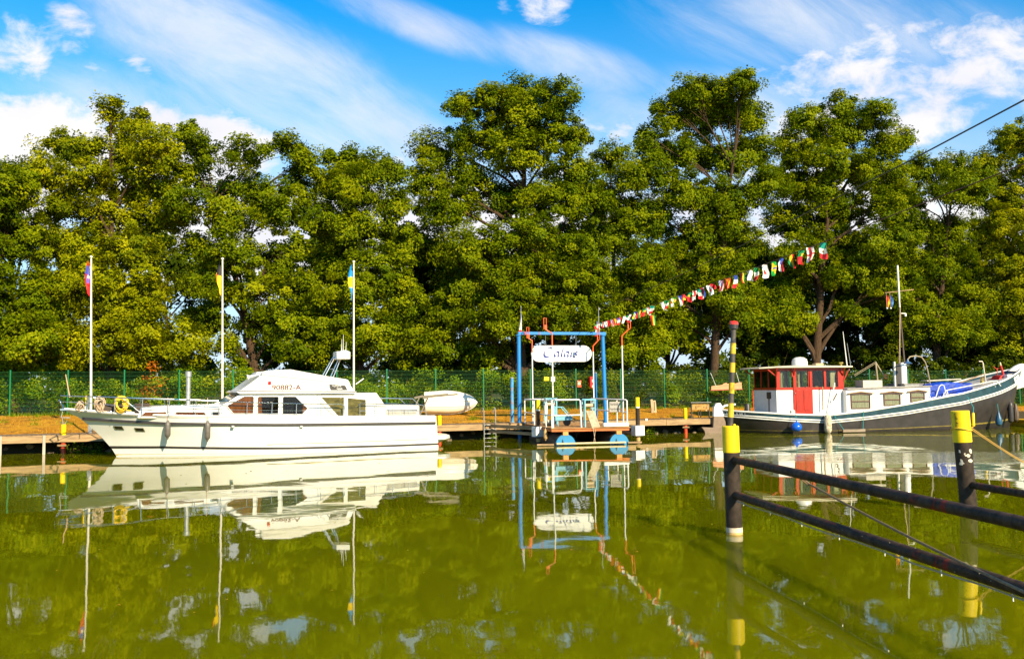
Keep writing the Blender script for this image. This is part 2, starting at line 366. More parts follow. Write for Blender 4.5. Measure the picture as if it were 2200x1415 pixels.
def stones():
    """stones lying along the foot of the bank under the jetty"""
    kinds = []
    for k in range(4):
        mb = MB(); rr = random.Random(k+3)
        mb.ball((0, 0, 0), (1, .8, .62), 7, 5); mb.v = [tuple(c*rr.uniform(.8, 1.15) for c in p) for p in mb.v]
        kinds.append(mb.mesh('stone', STONE, ang=30))
    for i in range(120):
        a = -8+i*.43+random.uniform(-.3, .3); q = random.uniform(.42, 1.0)
        o = link('stone', kinds[i % 4], GROUND); s = random.uniform(.08, .24)
        o.location = JF.w(a, q, gz_n(q)+s*.2); o.scale = (s, s, s); o.rotation_euler = (random.uniform(-.3, .3), random.uniform(-.3, .3), random.uniform(0, 6.3))
stones()

# ---------------------------------------------------------------- foliage
def leaf_mesh(name, C, Nn, size, rnd, m, asp=.58, q=4):
    C = np.asarray(C); N = len(C); Nn = Nn/np.linalg.norm(Nn, axis=1)[:, None]
    t = RNG.normal(size=(N, 3)); t -= Nn*(t*Nn).sum(1)[:, None]; t /= np.linalg.norm(t, axis=1)[:, None]; b = np.cross(Nn, t)
    L = size[:, None]; v = np.empty((N, 4, 3))
    v[:, 0] = C-t*L*.5; v[:, 1] = C+b*L*asp*.5+Nn*L*.12+t*L*.05; v[:, 2] = C+t*L*.5-Nn*L*.08; v[:, 3] = C-b*L*asp*.5+Nn*L*.12+t*L*.05
    if q == 3:                                                       # small crown leaves: one tapering face each
        v = np.stack([C-t*L*.55, C+b*L*asp*.55+t*L*.3+Nn*L*.1, C-b*L*asp*.55+t*L*.45], axis=1)
    me = bpy.data.meshes.new(name); me.vertices.add(N*q); me.loops.add(N*q); me.polygons.add(N)
    me.vertices.foreach_set('co', v.reshape(-1)); me.loops.foreach_set('vertex_index', np.arange(N*q, dtype=np.int32))
    me.polygons.foreach_set('loop_start', np.arange(0, N*q, q, dtype=np.int32)); me.update(calc_edges=True)
    at = me.attributes.new('rnd', 'FLOAT', 'FACE'); at.data.foreach_set('value', np.clip(rnd, 0, 1).astype(np.float32))
    me.materials.append(m); return me
LEAF_A = mat_leaf('oak_leaves', (.05, .09, .001), (.145, .195, .0015), (.30, .315, .003), .32)
LEAF_Y = mat_leaf('yellowing_leaves', (.085, .12, .001), (.225, .25, .002), (.40, .375, .004), .32)
LEAF_G = mat_leaf('shrub_leaves', (.05, .11, .0015), (.14, .235, .003), (.28, .33, .005), .3)
LEAF_R = mat_leaf('orange_leaves', (.22, .10, .005), (.5, .12, .008), (.65, .20, .012))
LEAF_D = mat_leaf('shade_dark_leaves', (.018, .038, .001), (.05, .075, .0015), (.11, .125, .003), .22)  # leaf greens darkened to stand for shade beneath and behind the oaks

def clump_points(centres, outs, per, spread, lsize, tone):
    k = len(centres); C = np.repeat(centres, per, 0); O = np.repeat(outs, per, 0)
    off = RNG.normal(size=(k*per, 3)); off /= np.linalg.norm(off, axis=1)[:, None]; off *= (RNG.uniform(0, 1, k*per)**.5)[:, None]*np.array([1, 1, .74])*np.repeat(spread, per)[:, None]*1.85
    P = C+off
    Nn = O*1.1+np.repeat(RNG.normal(size=(k, 3))*.35, per, 0)+RNG.normal(size=(k*per, 3))*.45+np.array([0, 0, .3])
    S = lsize*RNG.uniform(.65, 1.35, k*per)
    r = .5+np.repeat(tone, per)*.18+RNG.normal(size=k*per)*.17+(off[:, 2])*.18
    return P, Nn, S, r

def tree(px, Y, lobes, label, leaf=LEAF_A, trunk_r=.26, per=230, dens=10.5, lsize=.138, fill=1., group='oak trees along the bank', seed=0, lean=0, depth=1.):
    """lobes: boughs as (px, py, rx, ry) read off the photograph, at the tree's own distance"""
    rr = random.Random(seed+int(px)); base = ground_at(px, Y); k = FPX/Y
    t = thing('oak_tree', label, 'tree', base, 0, group)
    L = []
    for i, (lx, ly, rx, ry) in enumerate(lobes):
        c = atY(lx, ly, Y)-base; c.y += rr.uniform(-2.0, .9)*depth; e = 1.22 if min(rx, ry) < 34 else 1.; L.append((c, e*rx/k, e*ry/k, e*min(rx, ry)/k*1.05))
    top = max(L, key=lambda q: q[0].z)[0]; hgt = top.z
    # trunk and limbs
    mb = MB(); pts = []; rs = []
    for i in range(9):
        f = i/8; z = hgt*.9*f
        pts.append((top.x*f**1.6+rr.uniform(-.08, .08)*(i > 0)+lean*math.sin(f*3), top.y*f**1.6*.6+rr.uniform(-.08, .08), z-.15*(i == 0))); rs.append(trunk_r*(1-.86*f)+(.1 if i == 0 else 0))
    mb.tube(pts, rs, 9)
    tr = mb.build('trunk', BARK, t, ang=60)
    def trunk_at(z):
        f = min(max(z/(hgt*.9), 0), 1)*8; i = min(int(f), 7); a, b = Vector(pts[i]), Vector(pts[i+1]); return a.lerp(b, f-i), rs[i]+(rs[i+1]-rs[i])*(f-i)
    cen = []; outs = []; spr = []; tone = []
    for c, rx, rz, ry in L:
        z0 = max(1.8, min(c.z-rr.uniform(.8, 2.6)-.35*math.hypot(c.x, c.y), hgt*.75)); s, sr = trunk_at(z0); d = c-s
        bb = MB(); path = []
        for i in range(5):
            f = i/4; p = s.lerp(c, f)+Vector((rr.uniform(-.15, .15), rr.uniform(-.15, .15), .35*math.sin(f*math.pi)*(1 if d.z > 0 else .3)))*(0 < i < 4); path.append(p)
        r0 = min(sr*.62, .035+.028*d.length); bb.tube(path, [r0*(1-.75*i/4) for i in range(5)], 6)
        n = max(10, int(2.5*dens*rx*rz*fill)); lc = np.array(c)
        u = RNG.normal(size=(n, 3)); u /= np.linalg.norm(u, axis=1)[:, None]
        rad = RNG.uniform(.0, 1., n)**.42
        q = lc+u*rad[:, None]*np.array([rx, ry, rz])
        cen.append(q); o = u*.8+np.array([0, 0, .35]); outs.append(o/np.linalg.norm(o, axis=1)[:, None])
        spr.append(RNG.uniform(.14, .40, n)); tone.append(RNG.normal(size=n)+rr.uniform(-.5, .5))
        for j in range(min(n, 12)):                     # twigs out to the leaf clumps
            e = Vector(q[j]); s2 = path[rr.choice((2, 3, 4))]; mid = s2.lerp(e, .5)+Vector((0, 0, .12)); bb.tube([s2, mid, e], [r0*.3+.008, r0*.2+.006, .006], 4, caps=False)
        bb.build('limb', BARK, t, ang=60)
    P, Nn, S, r = clump_points(np.vstack(cen), np.vstack(outs), int(per*.68), np.concatenate(spr), lsize, np.concatenate(tone))
    cr = link('crown', leaf_mesh('crown', P, Nn, S, r, leaf, .72, 3), t); cr['kind'] = 'stuff'
    return t

def shrub(px, Y, h, w, leaf, label, name='shrub', n=16, per=120, lsize=.115, group='shrubs behind the green fence', pos=None):
    base = ground_at(px, Y) if pos is None else pos
    t = thing(name, label, 'shrub', base, 0, group)
    mb = MB(); q = []; rr = random.Random(int(px*7)+3)
    for i in range(n):
        z = h*(.12+.8*rr.random()**.8); s = w*.5*(1-.55*(z/h)**2); p = Vector((rr.gauss(0, .55)*s, rr.gauss(0, .45)*s, z)); q.append(p)
        if i < 7: mb.tube([(p.x*.15, p.y*.15, -.05), (p.x*.5, p.y*.5, z*.6), p], [.022, .014, .006], 5)
    mb.build('stem', BARK, t)
    q = np.array([tuple(p) for p in q]); o = q*np.array([.6, .6, .15])+RNG.normal(size=q.shape)*.2+np.array([0, -.25, .4])
    P, Nn, S, r = clump_points(q, o/np.linalg.norm(o, axis=1)[:, None], per, RNG.uniform(.2, .34, n), lsize, RNG.normal(size=n))
    P[:, 2] = np.maximum(P[:, 2], .02)
    f = link('foliage', leaf_mesh('foliage', P, Nn, S, r, leaf), t); f['kind'] = 'stuff'
    return t

def all_trees():
    T = tree
    T(25, 46, [(20, 380, 60, 45), (65, 420, 50, 50), (10, 470, 70, 60), (70, 520, 60, 60), (0, 580, 80, 70), (80, 640, 70, 60), (20, 700, 90, 70), (100, 730, 70, 60), (40, 775, 80, 40), (-60, 650, 80, 90), (-60, 480, 70, 90)],
      'dark oak cut by the photograph edge, beside the pole with the red and blue flag', LEAF_A, .28, seed=1)
    T(240, 48, [(255, 258, 26, 30), (305, 272, 28, 32), (345, 300, 30, 28), (130, 315, 42, 28), (190, 325, 55, 35), (280, 320, 75, 50), (365, 350, 50, 45), (120, 380, 45, 40), (200, 400, 75, 50), (310, 400, 85, 55), (150, 450, 60, 42), (250, 470, 90, 52), (350, 470, 60, 50),
               (110, 520, 55, 42), (190, 545, 75, 48), (300, 545, 70, 45), (225, 620, 85, 55), (320, 620, 75, 55), (130, 640, 60, 50), (250, 700, 100, 60), (350, 705, 75, 55), (180, 745, 80, 45), (320, 765, 90, 35), (420, 740, 55, 45)],
      'yellow-green spreading oak with forked trunk rising above the yacht bow', LEAF_Y, .3, dens=10, seed=2, per=215)
    T(552, 49, [(425, 300, 26, 28), (455, 340, 38, 30), (410, 375, 40, 40), (480, 400, 55, 42), (550, 345, 40, 30), (620, 325, 34, 28), (665, 350, 30, 30), (640, 390, 50, 40), (560, 420, 60, 45), (430, 450, 55, 42), (510, 480, 70, 45), (610, 470, 55, 50), (440, 530, 45, 40), (530, 560, 70, 45), (600, 560, 50, 45),
               (480, 610, 60, 48), (570, 640, 70, 45), (450, 680, 50, 40), (540, 700, 50, 40), (620, 700, 60, 45), (500, 740, 30, 20), (650, 750, 55, 35)],
      'open-crowned oak with bare trunk standing behind the yacht wheelhouse', LEAF_A, .27, dens=9, seed=3, lean=.15, per=210)
    T(775, 50, [(735, 350, 40, 30), (790, 355, 45, 30), (840, 385, 40, 35), (700, 400, 45, 38), (770, 410, 75, 45), (850, 440, 45, 40), (690, 470, 60, 48), (780, 490, 80, 52), (860, 510, 45, 45), (720, 560, 75, 52), (820, 580, 75, 55), (670, 620, 55, 45), (760, 640, 80, 55), (860, 650, 65, 52), (700, 700, 70, 50), (800, 720, 85, 50), (880, 730, 60, 45), (720, 765, 60, 30)],
      'rounded oak behind the pole with the blue and yellow flag', LEAF_A, .3, seed=4)
    T(1115, 51, [(1130, 205, 55, 36), (1060, 235, 55, 35), (1195, 235, 45, 40), (1000, 250, 42, 35), (1120, 265, 95, 45), (930, 320, 45, 40), (1030, 310, 80, 45), (1210, 300, 65, 45), (1130, 340, 95, 48), (920, 390, 45, 38), (1000, 385, 70, 45), (1230, 380, 70, 50), (1090, 420, 85, 50), (1180, 440, 80, 48), (960, 450, 75, 48), (1270, 450, 60, 50), (920, 520, 60, 48), (1010, 540, 70, 50), (1120, 530, 80, 50), (1230, 530, 80, 52),
               (1010, 610, 80, 48), (1130, 610, 90, 50), (1250, 610, 75, 50), (970, 670, 75, 48), (1080, 690, 80, 46), (1190, 680, 80, 50), (1280, 690, 60, 46), (930, 745, 55, 40), (1030, 755, 60, 36)],
      'tallest broad oak standing behind the blue gantry', LEAF_A, .4, dens=11, seed=5)
    T(1330, 54, [(1310, 345, 45, 34), (1350, 390, 45, 40), (1300, 420, 60, 45), (1360, 460, 50, 50), (1320, 510, 70, 50), (1370, 570, 60, 50), (1310, 610, 70, 50), (1370, 660, 65, 50), (1320, 710, 70, 45), (1390, 730, 60, 42), (1340, 765, 60, 30)],
      'smaller oak squeezed in behind the start of the flag string', LEAF_A, .24, seed=6)
    T(1530, 54.5, [(1465, 210, 34, 30), (1520, 208, 40, 30), (1580, 202, 30, 28), (1555, 225, 45, 30), (1435, 250, 40, 35), (1510, 250, 60, 40), (1600, 250, 55, 40), (1400, 310, 42, 36), (1470, 330, 65, 45), (1560, 330, 70, 50), (1640, 320, 42, 45), (1390, 380, 42, 38), (1460, 420, 65, 45), (1560, 430, 70, 50), (1640, 410, 45, 50), (1400, 470, 50, 45), (1490, 510, 70, 50), (1590, 520, 60, 48), (1410, 560, 60, 48), (1500, 600, 70, 45), (1590, 610, 50, 42), (1430, 640, 60, 45), (1470, 700, 60, 36), (1530, 560, 60, 45), (1545, 480, 60, 45), (1540, 640, 45, 36), (1600, 690, 40, 30)],
      'tall oak with twin leader behind the middle of the flag string', LEAF_A, .3, dens=11.5, seed=7)
    T(1752, 57, [(1795, 235, 32, 28), (1730, 265, 36, 28), (1850, 265, 40, 30), (1790, 290, 70, 40), (1700, 315, 45, 36), (1900, 310, 45, 42), (1770, 360, 80, 46), (1870, 370, 70, 48), (1690, 390, 55, 45), (1930, 380, 30, 45), (1800, 440, 85, 46), (1900, 450, 60, 45), (1700, 470, 60, 45), (1780, 520, 75, 42), (1880, 530, 70, 46), (1690, 550, 55, 42), (1820, 590, 70, 40), (1900, 610, 60, 45), (1680, 620, 45, 36), (1840, 660, 50, 36), (1690, 690, 45, 30), (1750, 575, 60, 36), (1740, 420, 60, 40), (1655, 660, 40, 32)],
      'oak with a long clean trunk behind the barge wheelhouse', LEAF_A, .33, dens=11.5, seed=8)
    T(2010, 60, [(1985, 365, 36, 30), (2050, 360, 40, 28), (1950, 420, 50, 42), (2030, 420, 70, 42), (2090, 400, 45, 40), (1970, 490, 65, 45), (2060, 490, 70, 45), (1950, 560, 65, 46), (2040, 570, 75, 48), (1980, 640, 70, 46), (2070, 650, 65, 46), (1960, 710, 60, 38), (2050, 715, 60, 34)],
      'oak behind the barge mast and goose-neck lamp', LEAF_A, .3, seed=9)
    T(2130, 62, [(2170, 300, 40, 30), (2215, 290, 50, 40), (2130, 350, 45, 36), (2200, 360, 60, 45), (2150, 420, 55, 42), (2220, 440, 60, 50), (2130, 490, 55, 45), (2200, 520, 65, 50), (2140, 580, 60, 48), (2210, 610, 65, 50), (2150, 670, 60, 45), (2215, 700, 60, 45), (2150, 740, 45, 30)],
      'yellow-topped oak behind the raised bow of the barge', LEAF_Y, .26, seed=10)
    # a second row in the shade behind
    back = [(130, 60), (370, 64), (660, 60), (900, 62), (1000, 66), (1210, 63), (1430, 64), (1605, 63), (1660, 70), (1850, 67), (1930, 72), (2070, 69), (2190, 72)]
    for i, (bx, Y) in enumerate(back):
        k = FPX/Y; lob = []; rr = random.Random(i*5+1); topz = rr.uniform(11., 13.2)
        lowz = 4.6 if bx > 1380 else 3.0
        for j in range(20):
            f = j/19; z = lowz+(topz-lowz)*f; s = 3.3*math.sqrt(max(.05, 1-(f-.35)**2*1.6))
            lob.append((bx+rr.uniform(-1, 1)*s*k, 830-(z-2.2)*k, rr.uniform(1.1, 1.6)*k, rr.uniform(.9, 1.2)*k))
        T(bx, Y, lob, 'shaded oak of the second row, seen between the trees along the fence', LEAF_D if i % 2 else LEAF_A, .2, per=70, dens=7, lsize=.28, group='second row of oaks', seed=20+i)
all_trees()

FF = Fr((atY(20, 893, 43.0).x, 43.0, 0), 12.5)          # line of the fence
def fence_pos(i, off=0): p = FF.w(i*2.5, off, 0); return Vector((p.x, p.y, gz(p.x, p.y)))
def shrubs():
    lab = 'bushy green shrub of the hedge behind the fence'
    rr = random.Random(5); i = 0; a = -6.
    while a < 66:
        p = FF.w(a, rr.uniform(.9, 1.7), 0); p.z = gz(p.x, p.y); h = rr.uniform(1.5, 2.3) if a < 34 else rr.uniform(1.3, 1.9)
        i += 1
        if 8.2 < a < 9.6: a += .9; continue
        shrub(a*31+7, 0, h, rr.uniform(1.9, 2.6), LEAF_G if a < 24 else (LEAF_A if rr.random() < .6 else LEAF_D), lab, n=17, pos=p)
        a += rr.uniform(1.35, 1.9)
    p = FF.w(6.15, .75, 0); p.z = gz(p.x, p.y)
    shrub(5, 0, 2.55, .95, LEAF_R, 'shrub turned orange-red, climbing the fence behind the yacht bow', n=10, per=70, pos=p, group='orange shrub')
    for a in (2.0, 9.4, 12.2, 26.5, 33.2, 36.0):
        p = FF.w(a, .7, 0); p.z = gz(p.x, p.y); shrub(a*17+2, 0, 1.5, 1.5, LEAF_G, 'low bright green shrub pressed against the fence wires', n=12, per=110, lsize=.1, pos=p, group='low shrubs at the fence foot')
    for a, q, s in ((1.6, .42, .42), (2.2, .5, .3), (20.6, .5, .42), (23.2, .45, .4), (25.4, .5, .3), (17.8, .5, .3)):
        p = JF.w(a, q, 0); p.z = .02; shrub(a*13+1, 0, s, s*1.7, LEAF_G, 'small leafy weed sprouting at the water edge under the jetty', name='weed', n=5, per=40, lsize=.075, pos=p, group='weeds under the jetty')
shrubs()

def undergrowth():
    rr = random.Random(9); a = 20.
    while a < 74:
        p = FF.w(a, rr.uniform(3.5, 8), 0); p.z = gz(p.x, p.y)
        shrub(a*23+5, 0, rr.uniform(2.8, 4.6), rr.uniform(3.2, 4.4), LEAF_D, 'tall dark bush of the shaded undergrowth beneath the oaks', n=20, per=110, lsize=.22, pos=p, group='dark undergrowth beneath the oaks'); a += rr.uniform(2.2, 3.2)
    a = -5.
    while a < 20:
        p = FF.w(a, rr.uniform(3.5, 6), 0); p.z = gz(p.x, p.y)
        if not 12.5 < a < 15.2: shrub(a*23+5, 0, rr.uniform(2.4, 3.4), rr.uniform(3.0, 4.0), LEAF_A, 'broad mid-green bush standing behind the hedge', n=18, per=110, lsize=.2, pos=p, group='bushes behind the hedge')
        a += rr.uniform(2.4, 3.4)
undergrowth()

def far_wood():
    q = np.column_stack([RNG.uniform(-150, 150, 2600), RNG.uniform(150, 175, 2600), RNG.uniform(1, 1.2, 2600)])
    hgt = 4.6+1.3*np.sin(q[:, 0]*.21)+.9*np.sin(q[:, 0]*.53+1); q[:, 2] = 1+RNG.uniform(0, 1, 2600)*hgt
    P, Nn, S, r = clump_points(q, np.tile(np.array([[0, -.7, .5]]), (2600, 1)), 14, np.full(2600, .9), .8, RNG.normal(size=2600))
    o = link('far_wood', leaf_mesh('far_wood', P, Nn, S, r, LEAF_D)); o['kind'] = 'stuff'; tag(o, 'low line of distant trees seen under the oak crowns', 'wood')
far_wood()

def grass():
    n = 30000; a = RNG.uniform(-9, 40, n); q = 1.55+RNG.uniform(0, 1, n)**1.2*10
    base = np.array(JF.o)[None, :2]+a[:, None]*np.array(JF.x)[None, :2]+q[:, None]*np.array(JF.y)[None, :2]
    z = np.interp(q, [t[0] for t in GP], [t[1] for t in GP]); h = RNG.uniform(.03, .10, n); w = RNG.uniform(.006, .014, n)
    an = RNG.uniform(0, 6.28, n); lean = RNG.normal(size=(n, 2))*.05
    v = np.zeros((n, 3, 3)); v[:, 0, :2] = base-np.column_stack([np.cos(an)*w, np.sin(an)*w]); v[:, 1, :2] = base+np.column_stack([np.cos(an)*w, np.sin(an)*w]); v[:, 2, :2] = base+lean
    v[:, :2, 2] = (z-.02)[:, None]; v[:, 2, 2] = z+h
    me = bpy.data.meshes.new('dry_grass'); me.vertices.add(n*3); me.loops.add(n*3); me.polygons.add(n)
    me.vertices.foreach_set('co', v.reshape(-1)); me.loops.foreach_set('vertex_index', np.arange(n*3, dtype=np.int32)); me.polygons.foreach_set('loop_start', np.arange(0, n*3, 3, dtype=np.int32)); me.update(calc_edges=True)
    at = me.attributes.new('rnd', 'FLOAT', 'FACE'); at.data.foreach_set('value', RNG.uniform(0, 1, n).astype(np.float32))
    me.materials.append(mat_leaf('straw', (.30, .13, .015), (.48, .25, .03), (.55, .36, .05), .2))
    o = link('dry_grass', me); o['kind'] = 'stuff'; tag(o, 'short sun-dried grass on the bank', 'grass')
grass()
def weeds():
    n = 9000; k = n//30; ca = RNG.uniform(-6, 70, k); cq = np.where(RNG.uniform(0, 1, k) < .75, -RNG.uniform(.02, .5, k), -RNG.uniform(.5, 8, k))
    a = np.repeat(ca, 30)+RNG.normal(size=n)*.12; q = np.repeat(cq, 30)+RNG.normal(size=n)*.08
    base = np.array(FF.o)[None, :2]+a[:, None]*np.array(FF.x)[None, :2]+q[:, None]*np.array(FF.y)[None, :2]; nn = (base-np.array(JF.o)[None, :2])@np.array(JF.y)[:2]; ok = nn > 1.6; base = base[ok]; n = len(base)
    z = np.interp(nn[ok], [t[0] for t in GP], [t[1] for t in GP]); h = RNG.uniform(.06, .26, n); w = RNG.uniform(.008, .018, n); an = RNG.uniform(0, 6.28, n); lean = RNG.normal(size=(n, 2))*.09
    d = np.column_stack([np.cos(an)*w, np.sin(an)*w]); v = np.zeros((n, 3, 3)); v[:, 0, :2] = base-d; v[:, 1, :2] = base+d; v[:, 2, :2] = base+lean; v[:, :2, 2] = (z-.02)[:, None]; v[:, 2, 2] = z+h
    me = bpy.data.meshes.new('weeds'); me.vertices.add(n*3); me.loops.add(n*3); me.polygons.add(n)
    me.vertices.foreach_set('co', v.reshape(-1)); me.loops.foreach_set('vertex_index', np.arange(n*3, dtype=np.int32)); me.polygons.foreach_set('loop_start', np.arange(0, n*3, 3, dtype=np.int32)); me.update(calc_edges=True)
    at = me.attributes.new('rnd', 'FLOAT', 'FACE'); at.data.foreach_set('value', RNG.uniform(0, 1, n).astype(np.float32)); me.materials.append(LEAF_G)
    o = link('weeds', me); o['kind'] = 'stuff'; tag(o, 'green weeds and grass tufts along the foot of the fence', 'weeds')
    # a few leaves adrift on the canal
    m = 150; P = np.column_stack([RNG.uniform(-14, 14, m), RNG.uniform(5, 33, m), np.full(m, .004)]); Nn = np.tile(np.array([[0., 0, 1]]), (m, 1))
    o = link('floating_leaves', leaf_mesh('floating_leaves', P, Nn, RNG.uniform(.03, .075, m), RNG.uniform(0, 1, m), mat_leaf('fallen_leaves', (.25, .08, .01), (.45, .25, .02), (.5, .42, .05)))); o['kind'] = 'stuff'; tag(o, 'scattered fallen leaves floating on the water', 'leaves')
weeds()

# ---------------------------------------------------------------- fence
def fence():
    t = thing('wire_fence', 'green steel mesh fence with square posts along the bank', 'fence', FF.o, FF.th)
    mb = MB()
    for i in range(50): x = .025+i*.05; mb.bar((x, 0, .04), (x, 0, 2.06), .003)
    for j in range(11): mb.bar((0, -.006, .06+j*.198), (2.5, -.006, .06+j*.198), .005)
    wire = mb.mesh('wire_panel', mat('green_wire', (.015, .13, .03), .5), smooth=False)
    pm = MB(); pm.bb(-.03, .03, -.025, .025, -.3, 2.12); pm.bb(-.034, .034, -.029, .029, 2.12, 2.135); post = pm.mesh('fence_post', GREENF, smooth=False)
    for i in range(-4, 30):
        p = fence_pos(i); q = fence_pos(i+1); o = link('fence_post', post, t); o.location = (i*2.5, .03, p.z)
        if i < 29:
            w = link('wire_panel', wire, t); w['kind'] = 'stuff'; w.location = (i*2.5, 0, (p.z+q.z)/2)
fence()

# ---------------------------------------------------------------- jetty
JZ = .68
def jetty():
    t = thing('jetty', 'weathered timber jetty along the bank with thick edge boards', 'jetty', JF.o, JF.th)
    a0, a1 = -9., 29.3
    pl = [MB().bb(-.0725, .0725, .0, 1.36, -.045, 0).mesh('plank', DECKW, smooth=False) for _ in range(1)][0]
    n = int((a1-a0)/.157)
    for i in range(n):
        o = link('plank', pl, t); o.location = (a0+.08+i*.157, random.uniform(-.012, .012), JZ-random.uniform(0, .008)); o.rotation_euler = (0, 0, random.uniform(-.006, .006))
    x = a0
    while x < a1-.1:
        e = min(x+3.9, a1); MB().bb(x+.006, e-.006, -.075, -.018, JZ-.27, JZ-.02).build('edge_board', WOOD, t, smooth=False, bevel=.006).location = (0, random.uniform(-.008, .004), random.uniform(-.01, .006)); x = e
    for y in (.12, 1.2): MB().bb(a0, a1, y-.05, y+.05, JZ-.2, JZ-.047).build('joist', WOOD, t, smooth=False)
    x = a0+.6
    while x < a1:
        MB().cyl((x, 1.15, -1), (x, 1.15, JZ-.05), .07).build('support_post', WOOD, t); x += 3.1
jetty()
def pile(px, yel_top, wl_col=REDP, label='', r=.085):
    """red steel jetty pile whose yellow head stands above the deck"""
    x, z = JF.side(px, yel_top, .06); p = JF.w(x, .06, 0)
    t = thing('jetty_pile', label, 'pile', (p.x, p.y, 0), 0, 'jetty piles with yellow heads')
    MB().lathe([(r, -1.2), (r, JZ-.1)], n=14).build('shaft', wl_col, t)
    MB().lathe([(r, JZ-.1), (r+.004, JZ-.09), (r+.004, z-.02), (r-.012, z)], n=14).build('head', YELLOW, t)
    MB().bb(-r-.07, r+.07, -r-.05, -r+.0, JZ-.42, JZ-.36).build('bracket', WOOD, t)
pile(137, 911, REDP, 'red jetty pile with yellow head under the yacht bow')
pile(944, 892, REDP, 'red jetty pile with yellow head by the yacht swim platform')
pile(1472, 876, REDP, 'red jetty pile with yellow head near the barbecue')
def fpost(px, py0, label):
    x, z = JF.side(px, py0, -.12); p = JF.w(x, -.12, 0)
    t = thing('mooring_post', label, 'post', (p.x, p.y, 0), JF.th, 'grey timber posts against the jetty edge')
    MB().bb(-.045, .045, -.035, .035, -1.1, z).build('shaft', mat('bleached_timber', (.48, .40, .33), .85, var=.2, stretch=(2, 2, .3)), t, bevel=.008)
    MB().bb(-.05, .05, -.04, .04, z, z+.012).build('cap', GALV, t)
fpost(95, 935, 'pale square timber post fixed to the jetty edge by the yacht bow')
fpost(1, 937, 'pale square timber post at the end of the jetty in view')

